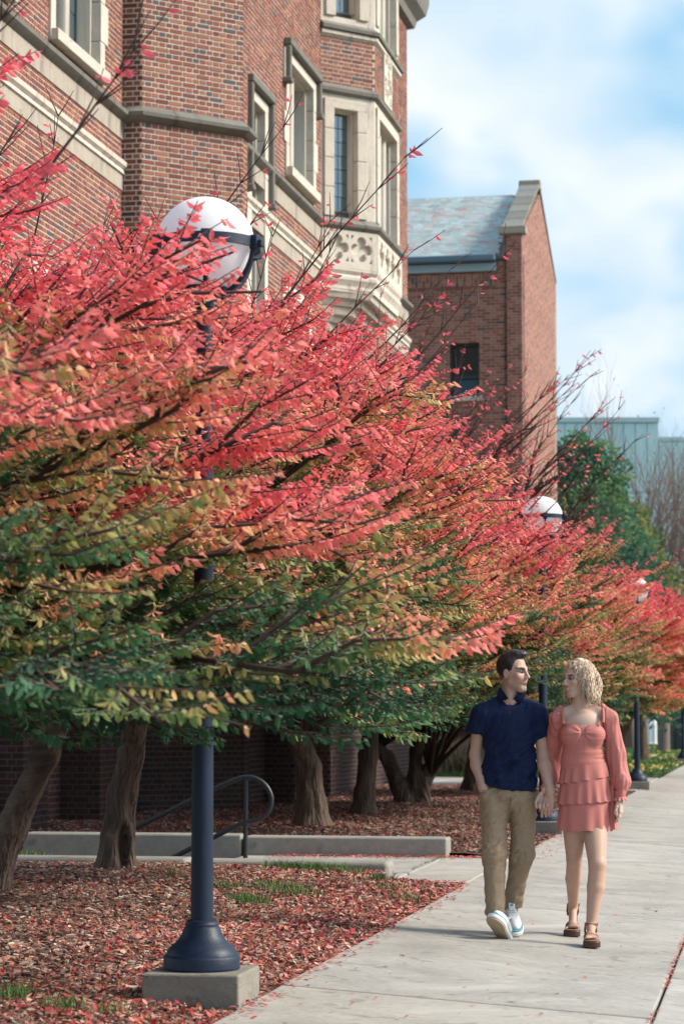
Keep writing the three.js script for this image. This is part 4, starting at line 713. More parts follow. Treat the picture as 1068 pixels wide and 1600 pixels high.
{
  const b = floorAt(640, 1262), d = -b.z; const f1 = [b, at(622, 1225, d), at(605, 1185, d), at(590, 1165, d)], f2 = [b.clone().add(V3(0.12, 0, 0)), at(648, 1215, d), at(650, 1175, d), at(655, 1140, d)], f3 = [b.clone().add(V3(0.18, 0, 0.1)), at(668, 1200, d), at(682, 1165, d), at(720, 1145, d + 0.2), at(760, 1152, d + 0.2)], f4 = [at(655, 1235, d), at(664, 1222, d), at(674, 1210, d)];
  f2.k = 0.8; f3.k = 0.55; f4.k = 0.7;
  bush({ label: 'burning bush with several spreading stems beside the man\'s elbow', base: b, forks: [f1, f2, f3, f4], trunkR: 0.135, C: G3(1.95, 34.4, 2.5), R: 2.6, V: 1.6, low: 1.15, seed: 606, limbs: 48, subs: 11, red: 0.0 });
}
bush({ label: 'burning bush between the second and third lamp posts, salmon over green', base: G3(2.2, 41.5), trunk: [G3(2.2, 41.5), G3(2.3, 41.4, 0.8), G3(2.6, 41.2, 1.5)], trunkR: 0.16, C: G3(2.95, 40.0, 2.4), R: 2.3, V: 1.6, low: 1.15, seed: 707, limbs: 42, subs: 11, red: 0.0, leaf: 0.068 });
bush({ label: 'bright red burning bush above the woman\'s shoulder, round the third lamp globe', base: G3(4.3, 48.0), trunk: [G3(4.3, 48.0), G3(4.4, 47.9, 0.8), G3(4.7, 47.6, 1.5)], trunkR: 0.16, C: G3(4.95, 46.8, 2.5), R: 2.3, V: 1.55, low: 1.2, seed: 808, limbs: 42, subs: 11, red: 0.42, leaf: 0.072 });
bush({ label: 'last rusty burning bush, at the right edge beyond the third lamp post', base: G3(6.2, 55.5), trunk: [G3(6.2, 55.5), G3(6.3, 55.4, 0.8), G3(6.6, 55.2, 1.5)], trunkR: 0.16, C: G3(7.1, 54.4, 2.35), R: 2.5, V: 1.55, low: 1.25, seed: 909, limbs: 36, subs: 10, red: 0.18, leaf: 0.078 });
// ---------------------------------------------------------------- what stands beyond
const brickFar = (() => { // a stretch of running bond, 2 m by 1.5 m, too far off to pick single bricks apart
  const rows = 20, cols = 9, tone = []; const r = rngOf(61); for (let i = 0; i < rows * cols; i++) { const p = r(); tone.push(p < 0.05 ? [0.10, 0.085, 0.09] : p < 0.35 ? [0.235, 0.085, 0.062] : p < 0.75 ? [0.30, 0.115, 0.08] : [0.36, 0.165, 0.115]); }
  const f = (u, v) => { const row = Math.floor(v * rows), x = u * cols + (row % 2) * 0.5, c = Math.floor(x) % cols, fy = v * rows - row, fx = x - Math.floor(x); return [fy < 0.15 || fx < 0.055, tone[row * cols + c]]; };
  const map = texture(512, 512, (u, v) => { const [m, t] = f(u, v), k = 0.85 + 0.3 * tiled(u, v, 50, 2); return m ? [0.40 * k, 0.33 * k, 0.28 * k] : t.map((q) => q * k); }, true), bump = texture(512, 512, (u, v) => (f(u, v)[0] ? [0, 0, 0] : [1, 1, 1]), false);
  return std([1, 1, 1], 0.92, { map, bumpMap: bump, bumpScale: 0.01 });
})();
{ // the gabled building, square to the hall: local x runs along its eaves to the right, z faces us
  const d0 = 57, c0 = at(820, 1117, d0).setY(0), g = thing('gabled_building', c0, 'red brick building with a slate roof and stone coped gable beyond the hall', 'building');
  const E = V3(0.9806, 0, 0.196), B = V3(0.196, 0, -0.9806);             // eaves direction and the direction back along the gable
  g.rotation.y = Math.atan2(-0.196, 0.9806);
  const hit = (px, py, back) => { // local x, y where a sight line meets the plane parallel to the eaves set back by that much
    const dir = sight(px, py), o = V3(0, EYE, 0).sub(c0), k = (back - o.dot(B)) / dir.dot(B); return { x: o.dot(E) + dir.dot(E) * k, y: EYE + dir.y * k };
  };
  // depth of the gable: where sight at px 867 meets the gable plane x = 0
  const onGable = (px, py) => { const dir = sight(px, py), o = V3(0, EYE, 0).sub(c0), k = -o.dot(E) / dir.dot(E); return { b: o.dot(B) + dir.dot(B) * k, y: EYE + dir.y * k }; };
  const D = onGable(867.5, 430).b, half = D / 2, eave = hit(815, 412, 0).y, ridge = hit(828, 309, half).y, W = 26, cope = onGable(844, 292).y;
  const uvM = (geo, f) => { const p = geo.attributes.position, uv = []; for (let i = 0; i < p.count; i++) uv.push(...f(p.getX(i), p.getY(i), p.getZ(i))); geo.setAttribute('uv', new THREE.Float32BufferAttribute(uv, 2)); return geo; };
  const w = hit(702, 620, 0), w2 = hit(748, 535, 0), hole = [w.x, w2.x, w.y, w2.y], s = new THREE.Shape([[-W, -0.3], [0, -0.3], [0, eave + 0.2], [-W, eave + 0.2]].map((p) => new THREE.Vector2(...p)));
  const wins = [hole]; for (let k = 1; k < 5; k++) wins.push([hole[0] - k * 4.2, hole[1] - k * 4.2, hole[2], hole[3]]); for (let k = 0; k < 5; k++) wins.push([hole[0] - k * 4.2, hole[1] - k * 4.2, hole[2] - 4, hole[3] - 4]);
  for (const h of wins) s.holes.push(new THREE.Path([[h[0], h[2]], [h[0], h[3]], [h[1], h[3]], [h[1], h[2]]].map((p) => new THREE.Vector2(...p))));
  part('wall', uvM(new THREE.ExtrudeGeometry(s, { depth: 0.35, bevelEnabled: false }).translate(0, 0, -0.35), (x, y, z) => [(x + z) / 2, y / 1.5]), brickFar, g);
  const pier = uvM(new THREE.BoxGeometry(0.36, eave + 0.9, 0.14).translate(-0.18, (eave + 0.9) / 2 - 0.15, 0.07), (x, y, z) => [(x + z) / 2, y / 1.5]); part('pier', pier, brickFar, g);
  const gs = new THREE.Shape([[0, -0.3], [D, -0.3], [D, eave + 0.75], [D / 2, cope - 0.25], [0, eave + 0.75]].map((p) => new THREE.Vector2(...p)));
  part('gable_wall', uvM(new THREE.ExtrudeGeometry(gs, { depth: 0.45, bevelEnabled: false }).rotateY(Math.PI / 2).translate(-0.45, 0, 0), (x, y, z) => [(z + x) / 2, y / 1.5]), brickFar, g);
  part('soldier_course', uvM(new THREE.BoxGeometry(W - 0.65, 0.3, 0.05).translate(-W / 2 - 0.33, eave - 0.36, 0.02), (x, y, z) => [y / 1.5, x / 1.8]), brickFar, g);
  // gutter and fascia
  part('gutter', box(W, 0.16, 0.34, -W / 2 - 0.62, eave + 0.05, 0.17, 0.04), std([0.10, 0.17, 0.23], 0.5), g);
  part('fascia', box(W, 0.2, 0.12, -W / 2 - 0.62, eave - 0.16, 0.05, 0.02), std([0.33, 0.44, 0.52], 0.6), g);
  // roof deck and its slates
  const slope = Math.atan2(ridge - eave - 0.15, half), len = Math.hypot(ridge - eave - 0.15, half), roof = part('roof', new THREE.BoxGeometry(W, 0.1, len).translate(-W / 2 - 0.44, 0.02, -len / 2), std([0.16, 0.18, 0.2], 0.9), g, V3(0, eave + 0.15, 0.05)); roof.rotation.x = slope;
  const back = part('roof', new THREE.BoxGeometry(W, 0.1, len).translate(-W / 2 - 0.44, 0.02, len / 2), std([0.16, 0.18, 0.2], 0.9), g, V3(0, eave + 0.15, -D - 0.05)); back.rotation.x = -slope;
  const r = rngOf(71), m = [], c = [], q = new THREE.Quaternion(), e = new THREE.Euler(), rows = Math.floor(len / 0.105);
  for (let i = 0; i < rows; i++) { let x = -0.5 - r() * 0.2; while (x > -19) { const wd = 0.14 + 0.16 * r(); e.set((r() - 0.5) * 0.01 + 0.035, 0, (r() - 0.5) * 0.01); q.setFromEuler(e); m.push(new THREE.Matrix4().compose(V3(x - wd / 2, 0.085 + r() * 0.008, -0.06 - i * 0.105), q, V3(wd - 0.012, 0.014, 0.17))); const p = r() + 0.22 * (fbm(x * 0.5, i * 0.2, 3, 2) - 0.5), k = 0.95 + 0.4 * r(); c.push((p < 0.06 ? [0.33, 0.245, 0.225] : p < 0.26 ? [0.30, 0.30, 0.295] : p < 0.55 ? [0.27, 0.32, 0.32] : p < 0.88 ? [0.29, 0.345, 0.345] : [0.24, 0.28, 0.285]).map((t) => t * k)); x -= wd; } }
  many('slates', new THREE.BoxGeometry(1, 1, 1), std([1, 1, 1], 0.6), m, c, roof);
  part('ridge_cap', box(W - 0.5, 0.14, 0.24, -W / 2 - 0.7, ridge - 0.06, -half, 0.04), std([0.24, 0.33, 0.37], 0.6), g);
  // coping stones up the gable
  const rise = Math.atan2(cope - eave - 0.95, half), cl = Math.hypot(cope - eave - 0.95, half), n = 6;
  for (const [sg, z0] of [[1, 0.1], [-1, -D - 0.1]]) for (let k = 0; k < n; k++) { const st_ = part('coping_stone', new RoundedBoxGeometry(0.5, 0.10, cl / n + 0.03, 1, 0.02), [M.slateStone ??= std([0.36, 0.40, 0.41], 0.85, { map: stoneMap, bumpMap: fineBump, bumpScale: 0.006 }), M.slateStone, M.weathered][k === 1 || k === 3 ? 2 : k % 2], g, V3(-0.24, eave + 0.85 + ((k + 0.5) / n) * (cope - eave - 0.85), z0 - sg * ((k + 0.5) / n) * (half + 0.1))); st_.rotation.x = sg * rise; }
  part('kneeler', stoneOf(0.66, 0.2, 0.3, -0.22, eave + 0.80, 0.06, 0.03), M.greyStone, g);
  part('apex_stone', stoneOf(0.56, 0.26, 0.3, -0.24, cope - 0.02, -half, 0.04), M.greyStone, g);
  for (const h of wins) { // windows: dark sashes, each its own part
    const f = part('window', plain([box(0.07, h[3] - h[2], 0.09, h[0] + 0.035, h[2], -0.2), box(0.07, h[3] - h[2], 0.09, h[1] - 0.035, h[2], -0.2), box(h[1] - h[0] - 0.14, 0.07, 0.088, (h[0] + h[1]) / 2, h[3] - 0.07, -0.2), box(h[1] - h[0] - 0.14, 0.08, 0.1, (h[0] + h[1]) / 2, h[2] + (h[3] - h[2]) * 0.34, -0.2), box(h[1] - h[0] - 0.14, 0.07, 0.088, (h[0] + h[1]) / 2, h[2], -0.2)]), std([0.02, 0.03, 0.035], 0.5), g);
    for (const [y0, y1, mt] of [[h[2] + 0.07, h[2] + (h[3] - h[2]) * 0.34, M.glassDark], [h[2] + (h[3] - h[2]) * 0.34 + 0.08, h[3] - 0.07, M.glassFar ??= new THREE.MeshPhysicalMaterial({ color: rgb(0.01, 0.016, 0.02), roughness: 0.08 })]]) part('pane', new THREE.BoxGeometry(h[1] - h[0] - 0.15, y1 - y0 - 0.01, 0.012).translate((h[0] + h[1]) / 2, (y0 + y1) / 2, -0.235), mt, f);
    part('sill', box(h[1] - h[0] + 0.2, 0.13, 0.28, (h[0] + h[1]) / 2, h[2] - 0.13, -0.04, 0.02), M.stone, g);
  }
  part('back_wall', new THREE.BoxGeometry(W, eave, 0.3).translate(-W / 2, eave / 2, -D + 0.16), M.mortar, g);
}
{ // the glass block far off
  const d = 165, a = at(845, 652, d), b = at(1028, 652, d), c = at(1028, 682, d), e = at(1160, 682, d), g = thing('glass_building', a.clone().setY(0), 'distant pale teal glass office block at the right', 'building');
  const W1 = b.x - a.x, H1 = a.y, W2 = e.x - b.x, H2 = c.y, teal = [[0.47, 0.64, 0.65], [0.50, 0.665, 0.675], [0.45, 0.62, 0.635]].map((q) => new THREE.MeshPhysicalMaterial({ color: rgb(...q), metalness: 0.15, roughness: 0.25 })), r = rngOf(12);
  part('tower', new THREE.BoxGeometry(W1 - 0.1, H1 - 0.3, 14).translate(W1 / 2, (H1 - 0.3) / 2, -7.2), std([0.36, 0.52, 0.54], 0.7), g); part('wing', new THREE.BoxGeometry(W2, H2 - 0.3, 12).translate(W1 + W2 / 2, (H2 - 0.3) / 2, -6.4), std([0.2, 0.36, 0.4], 0.7), g);
  part('parapet', box(W1 + 0.1, 0.35, 14.4, W1 / 2, H1 - 0.35, -7.2), std([0.45, 0.55, 0.58], 0.6), g); part('parapet', box(W2, 0.3, 12.3, W1 + W2 / 2 + 0.06, H2 - 0.3, -6.45), std([0.45, 0.55, 0.58], 0.6), g);
  const pane = (x0, x1, y0, y1) => part('glass_panel', new THREE.BoxGeometry(x1 - x0 - 0.05, y1 - y0 - 0.06, 0.08).translate((x0 + x1) / 2, (y0 + y1) / 2, -0.12), teal[Math.floor(r() * 3)], g);
  const n1 = 10; for (let i = 0; i < n1; i++) for (const [y0, y1] of [[H1 - 5.2, H1 - 0.38], [H1 - 9.8, H1 - 5.2], [H1 - 14.4, H1 - 9.8], [0.2, H1 - 14.4]]) pane((i * W1) / n1, ((i + 1) * W1) / n1, y0, y1);
  const n2 = 6; for (let i = 0; i < n2; i++) for (const [y0, y1] of [[H2 - 5, H2 - 0.34], [H2 - 10, H2 - 5], [0.2, H2 - 10]]) pane(W1 + (i * W2) / n2, W1 + ((i + 1) * W2) / n2, y0, y1);
}
// a tree or shrub whose crown is clumps of leaves gathered in lobes; lobe: [x, y, z, r] from its foot
function leafy(name, label, category, base, { lobes, trunkR, trunkH, n, size, cols, seed, group, flat = 1, clumpy = 1.4 }) {
  const o = thing(name, base, label, category, group), r = rngOf(seed), rr = (k) => (r() - 0.5) * 2 * k;
  if (trunkR) part('trunk', tube([V3(0, -0.1, 0), V3(0.02, trunkH * 0.06, 0), V3(0, trunkH * 0.2, 0), V3(0.05, trunkH * 0.6, 0.03), V3(0, trunkH, 0)], [trunkR * 1.9, trunkR * 1.25, trunkR, trunkR * 0.7, trunkR * 0.35], 10, true, 0.15, seed), M.bark, o);
  const wood = lobes.slice(0, 40).map((l) => { const a = V3(0, Math.min(l[1] * 0.55, trunkH || 0.1), 0), b = V3(l[0], l[1], l[2]); return tube(bez(a, a.clone().lerp(b, 0.3).add(V3(0, 0.2, 0)), a.clone().lerp(b, 0.7), b, 5), [0.05, 0.04, 0.034, 0.026, 0.018, 0.01].map((k) => k * (trunkR ? 1.2 : 0.5)), 5, false); });
  part('limb', plain(wood), M.bark, o);
  const im = new THREE.InstancedMesh(leafG, M.leaf, n), m4 = new THREE.Matrix4(), D = V3(), X = V3(), Z = V3(), c = new THREE.Color(); let vol = 0; const cum = lobes.map((l) => (vol += l[3] ** 2));
  for (let i = 0; i < n; i++) {
    const pick = r() * vol, l = lobes[cum.findIndex((q) => q >= pick)]; let p, t = 0;
    do { D.set(rr(1), rr(1), rr(1)).normalize(); const k = Math.pow(r(), 0.4) * (0.72 + 0.5 * noise(l[0] * 3 + D.x * clumpy * 1.6 + 9, l[1] * 3 + D.y * clumpy * 1.6 + 5, l[2] * 3 + D.z * clumpy * 1.6)); p = V3(l[0] + D.x * l[3] * k, l[1] + D.y * l[3] * k * flat, l[2] + D.z * l[3] * k); } while (p.y < 0.05 && ++t < 8);
    D.add(V3(rr(0.8), rr(0.8) - 0.1, rr(0.8))).normalize(); X.set(rr(1), rr(0.4), rr(1)).cross(D).normalize(); Z.crossVectors(X, D);
    const s = size * (0.7 + 0.6 * r()); im.setMatrixAt(i, m4.makeBasis(X, D, Z).scale(V3(s * 1.15, s, s)).setPosition(p));
    const f = fbm(p.x * 1.3 + seed, p.y * 1.3, p.z * 1.3, 3), q = cols[Math.min(cols.length - 1, Math.floor(clamp((f - 0.3) * 2.5 + rr(0.18)) * cols.length))], k = 0.75 + 0.5 * r(); im.setColorAt(i, c.setRGB(q[0] * k, q[1] * k, q[2] * k));
  }
  im.name = 'crown'; im.userData.kind = 'stuff'; im.castShadow = im.receiveShadow = true; o.add(im); return o;
}
{ // the dark conical tree and the olive one that leans out from it
  const d = 68, b = at(905, 1117, d).setY(0), k = d / 3778, lobes = [], r = rngOf(31), top = EYE + (1117 - 668) * k;
  for (let i = 0; i < 44; i++) { const f = Math.pow((i + 0.5) / 44, 0.8), y = 2.0 + (top - 2.6) * f, R = 3.5 * Math.pow(1 - f, 0.8) + 0.12, a = i * 2.4; lobes.push([R * 0.72 * Math.cos(a), y, R * 0.72 * Math.sin(a), 0.55 + 0.62 * (1 - f) * (0.7 + 0.6 * r())]); }
  lobes.push([0, top - 0.4, 0, 0.34], [0.75, top - 0.75, 0.1, 0.42], [0.1, top - 1.1, 0, 0.5], [0.95, top - 1.5, 0.2, 0.6]);
  leafy('conical_tree', 'dark green conical tree standing before the distant glass block', 'tree', b, { lobes, trunkR: 0.2, trunkH: top - 1, n: 34000, size: 0.15, seed: 17, cols: [[0.045, 0.125, 0.09], [0.075, 0.19, 0.12], [0.11, 0.25, 0.14], [0.21, 0.29, 0.11], [0.12, 0.27, 0.15]] });
  const d2 = 72, b2 = at(1000, 1117, d2).setY(0), k2 = d2 / 3778, l2 = [], top2 = EYE + (1117 - 775) * k2;
  for (let i = 0; i < 34; i++) { const f = Math.pow((i + 0.5) / 34, 0.9), y = 2.5 + (top2 - 2.9) * f, R = 1.9 * Math.pow(1 - f, 0.6) + 0.1, a = i * 2.4 + 1; l2.push([R * 0.7 * Math.cos(a) + 0.1 - 0.55 * f, y, R * 0.7 * Math.sin(a), 0.45 + 0.5 * (1 - f)]); }
  leafy('bushy_tree', 'olive green tree turning yellow, lower and right of the dark conical tree', 'tree', b2, { lobes: l2, trunkR: 0.16, trunkH: top2 - 1, n: 18000, size: 0.15, seed: 23, cols: [[0.07, 0.15, 0.08], [0.13, 0.20, 0.08], [0.22, 0.25, 0.08], [0.36, 0.30, 0.09], [0.18, 0.23, 0.08]] });
}
{ // leafless trees before the glass block
  const bare = (px, py, d, label, seed, H) => {
    const b = at(px, 1117, d).setY(0), o = thing('bare_tree', b, label, 'tree', 'leafless trees before the glass block'), r = rngOf(seed), rr = (k) => (r() - 0.5) * 2 * k, wood = [], tw = mesh3(), tips = [];
    const grow = (p, dir, len, rad, lv) => { const pts = [p.clone()], rs = [rad], n = 4; let q = p.clone(), v = dir.clone(); for (let i = 0; i < n; i++) { v.add(V3(rr(0.16), 0.10, rr(0.16))).normalize(); q = q.clone().addScaledVector(v, len / n); pts.push(q); rs.push(rad * (1 - 0.55 * ((i + 1) / n))); }
      if (lv < 3) wood.push(tube(pts, rs, 6, false)); else for (let i = 0; i < n; i++) stick(tw, pts[i], pts[i + 1], rs[i], rs[i + 1]);
      if (lv >= 4) { tips.push(q); return; } const kids = lv < 1 ? 6 : lv < 3 ? 5 : 4; for (let k = 0; k < kids; k++) { const f = 1 + Math.min(n - 1.01, (k / kids) * n * 0.9 + r() * 0.6), i = Math.floor(f), s = pts[i].clone().lerp(pts[Math.min(i + 1, n)], f - i), a = r() * 6.283, nd = v.clone().add(V3(Math.cos(a) * 0.62, 0.15 + rr(0.2), Math.sin(a) * 0.62)).normalize(); grow(s, nd, len * (0.56 + 0.2 * r()), rs[i] * 0.62, lv + 1); } };
    grow(V3(0, 0, 0), V3(rr(0.05), 1, rr(0.05)), H * 0.42, 0.23, 0);
    part('trunk', plain(wood), std([0.15, 0.115, 0.10], 0.95), o); part('twigs', geoOf(tw.pos, tw.idx, tw.nor), std([0.21, 0.14, 0.12], 0.95), o).userData.kind = 'stuff';
    const m = tips.filter(() => r() < 0.35).map((p) => new THREE.Matrix4().compose(p, new THREE.Quaternion().setFromEuler(new THREE.Euler(r() * 6, r() * 6, r() * 6)), V3(0.14, 0.14, 0.14))); many('crown', leafG, M.leaf, m, m.map(() => [0.32, 0.16 + 0.1 * r(), 0.10]), o);
  };
  bare(985, 0, 95, 'leafless brown tree between the dark conical tree and the glass block', 5, 14);
  bare(1035, 0, 88, 'leafless tree with upright branches before the right end of the glass block', 6, 13.5);
  bare(1085, 0, 92, 'leafless tree half cut off by the right edge of the picture', 7, 12);
}
{ // a lawn tree seen under the bushes, the low wall behind the lawn, the dark cabinet, two white bollards
  const b = floorAt(985, 1171), d = -b.z; leafy('lawn_tree', 'slim tree with a flared dark trunk on the far lawn', 'tree', b, { lobes: Array.from({ length: 16 }, (_, i) => [1.7 * Math.cos(i * 2.4), 3.3 + (i % 4) * 0.75, 1.7 * Math.sin(i * 2.4), 0.95]), trunkR: 0.2, trunkH: 4.5, n: 9000, size: 0.17, seed: 41, cols: [[0.06, 0.11, 0.04], [0.14, 0.15, 0.05], [0.30, 0.20, 0.07], [0.42, 0.16, 0.09]] });
  const w = thing('low_wall', st(108, 6), 'low grey concrete wall with a pale coping along the back of the far lawn', 'wall'); w.rotation.y = walkTurn;
  part('wall', new THREE.BoxGeometry(60, 0.62, 0.5).translate(-12, 0.3, 0), M.block, w); part('coping', new RoundedBoxGeometry(60, 0.16, 2.2, 2, 0.02).translate(-12, 0.69, -0.8), M.curb, w);
  const c = at(1058, 1117, 92).setY(0), cab = thing('steel_cabinet', c, 'black steel cabinet with a sloping top at the right edge, behind the farthest lamp post', 'cabinet');
  const s = new THREE.Shape([[-0.28, 0], [0.95, 0], [0.95, 1.75], [0.35, 1.42], [-0.28, 1.12]].map((p) => new THREE.Vector2(...p)));
  part('body', new THREE.ExtrudeGeometry(s, { depth: 0.8, bevelEnabled: true, bevelSize: 0.02, bevelThickness: 0.02, bevelSegments: 1 }), std([0.012, 0.015, 0.02], 0.4), cab); part('door', new RoundedBoxGeometry(0.5, 0.85, 0.03, 1, 0.01).translate(0.05, 0.52, 0.835), std([0.016, 0.02, 0.026], 0.45), cab); part('door', new RoundedBoxGeometry(0.5, 0.85, 0.03, 1, 0.01).translate(0.6, 0.52, 0.835), std([0.016, 0.02, 0.026], 0.45), cab); part('plinth', box(1.3, 0.08, 0.9, 0.33, -0.05, 0.4), M.block, cab);
  for (const [px, l] of [[1014, 'white round topped bollard behind the low wall, left of two'], [1020.5, 'white round topped bollard behind the low wall, right of two']]) { const p = at(px, 1117, 112).setY(0.02), o = thing('white_bollard', p, l, 'bollard', 'white bollards behind the low wall'); part('post', toCreasedNormals(new THREE.LatheGeometry([[0, 0], [0.17, 0], [0.17, 0.04], [0.13, 0.06], [0.13, 0.9], [0.125, 1.0], [0.09, 1.08], [0.04, 1.115], [0, 1.12]].map((q) => new THREE.Vector2(...q)), 20), 0.7), std([0.75, 0.75, 0.75], 0.5), o); part('collar', new THREE.TorusGeometry(0.132, 0.018, 6, 20).rotateX(Math.PI / 2).translate(0, 0.82, 0), std([0.6, 0.6, 0.6], 0.5), o); }
}
{ // shrubs and dry grasses behind the crossing walk, and a hedge line that closes the far view
  const mk = (px, d, h, R, label, cols, seed, name = 'shrub') => { const r = rngOf(seed), lobes = Array.from({ length: 14 }, (_, i) => { const a = i * 2.4, k = 0.75 * R * Math.sqrt((i + 0.5) / 14); return [k * Math.cos(a), h * (0.30 + 0.42 * (1 - ((i + 0.5) / 14)) + 0.12 * r()), k * Math.sin(a), Math.min(R, h) * 0.42]; }); leafy(name, label, 'shrub', at(px, 1117, d).setY(0), { lobes, trunkR: 0, trunkH: 0.2, n: 7000, size: 0.13, seed, cols, group: 'shrubs behind the crossing walk' }); };
  const dk = [[0.03, 0.09, 0.055], [0.05, 0.13, 0.07], [0.10, 0.15, 0.06], [0.05, 0.11, 0.07]];
  mk(660, 58, 2.6, 1.6, 'dark shrub behind the crossing walk, against the corner of the hall', dk, 51); mk(722, 60, 2.3, 1.6, 'dark rounded shrub behind the dry grasses, left of the man', dk, 52); mk(790, 61, 2.7, 1.7, 'tall dark shrub behind the crossing walk, hidden by the man', dk, 53); mk(848, 62, 2.4, 1.5, 'dark shrub behind the crossing walk, seen between the couple', dk, 54);
  const r = rngOf(88), blade = geoOf([-0.02, 0, 0, 0.02, 0, 0, 0.012, 0.6, 0.06, -0.012, 0.6, 0.06, 0, 1, 0.25], [0, 1, 2, 0, 2, 3, 3, 2, 4]), a = [], c = [];
  for (let i = 0; i < 4200; i++) { const p = at(lerp(676, 800, r()), 1117, 54.5 + 1.6 * r()).setY(0), h = 0.35 + 0.75 * r() * r(); a.push(new THREE.Matrix4().compose(p, new THREE.Quaternion().setFromEuler(new THREE.Euler((r() - 0.5) * 0.9, r() * 6.28, (r() - 0.5) * 0.9)), V3(1.2, h, h))); const k = 0.6 + 0.7 * r(); c.push(r() < 0.7 ? [0.28 * k, 0.22 * k, 0.14 * k] : [0.12 * k, 0.14 * k, 0.06 * k]); }
  tag(many('dry_grass', blade, std([1, 1, 1], 0.9), a, c, scene), 'dry tan ornamental grasses behind the crossing walk, left of the man');
  const far = []; const fc = [], rr = rngOf(99); for (let i = 0; i < 26000; i++) { const x = lerp(-18, 60, rr()), z = -(128 + 8 * rr()), top = 3.2 + 3.2 * fbm(x * 0.16, 3, 1, 3), y = top * Math.pow(rr(), 0.7); far.push(new THREE.Matrix4().compose(V3(x, y, z), new THREE.Quaternion().setFromEuler(new THREE.Euler(rr() * 6, rr() * 6, rr() * 6)), V3(0.55, 0.5, 0.5))); const k = 0.6 + 0.8 * rr(), f = fbm(x * 0.4, y * 0.4, 7, 2); fc.push(f < 0.5 ? [0.09 * k, 0.18 * k, 0.09 * k] : f < 0.6 ? [0.24 * k, 0.22 * k, 0.09 * k] : [0.12 * k, 0.2 * k, 0.09 * k]); }
  tag(many('treeline', leafG, M.leaf, far, fc, scene), 'far off belt of green trees and shrubs that closes the view behind the low wall');
}
// ---------------------------------------------------------------- the couple, walking towards us hand in hand
const vcol = (rough, more = {}) => new THREE.MeshPhysicalMaterial({ color: 0xffffff, vertexColors: true, roughness: rough, ...more });
M.skin = vcol(0.5, { specularIntensity: 0.5 });
const union = (prims, k) => (x, y, z) => { let d = 1e9; for (const p of prims) { const e = p.length === 6 ? ellD(x, y, z, p) : capD(x, y, z, p); d = d > 1e8 ? e : smin(d, e, k); } return d; };
const cap = (a, b, ra, rb) => [a.x, a.y, a.z, b.x, b.y, b.z, ra, rb], ell = (c, rx, ry, rz) => [c.x, c.y, c.z, rx, ry, rz];
const boundsOf = (prims, m = 0.03) => { const lo = [1e9, 1e9, 1e9], hi = [-1e9, -1e9, -1e9]; for (const p of prims) for (let a = 0; a < 3; a++) { if (p.length === 6) { lo[a] = Math.min(lo[a], p[a] - p[a + 3]); hi[a] = Math.max(hi[a], p[a] + p[a + 3]); } else for (const [k, r] of [[a, p[6]], [a + 3, p[7]]]) { lo[a] = Math.min(lo[a], p[k] - r); hi[a] = Math.max(hi[a], p[k] + r); } } return [lo.map((v) => v - m), hi.map((v) => v + m)]; };
const withColor = (g, c) => { const n = g.attributes.position.count, a = new Float32Array(n * 3); for (let i = 0; i < n; i++) a.set(c, i * 3); g.setAttribute('color', new THREE.BufferAttribute(a, 3)); return g; };
const crease = (x, y, z, a, f, s) => { const n = fbm(x * f[0] + s, y * f[1] + s * 0.7, z * f[2], 3); return a * (1 - 2 * Math.abs(n - 0.5) * 2.2); };   // cloth folds
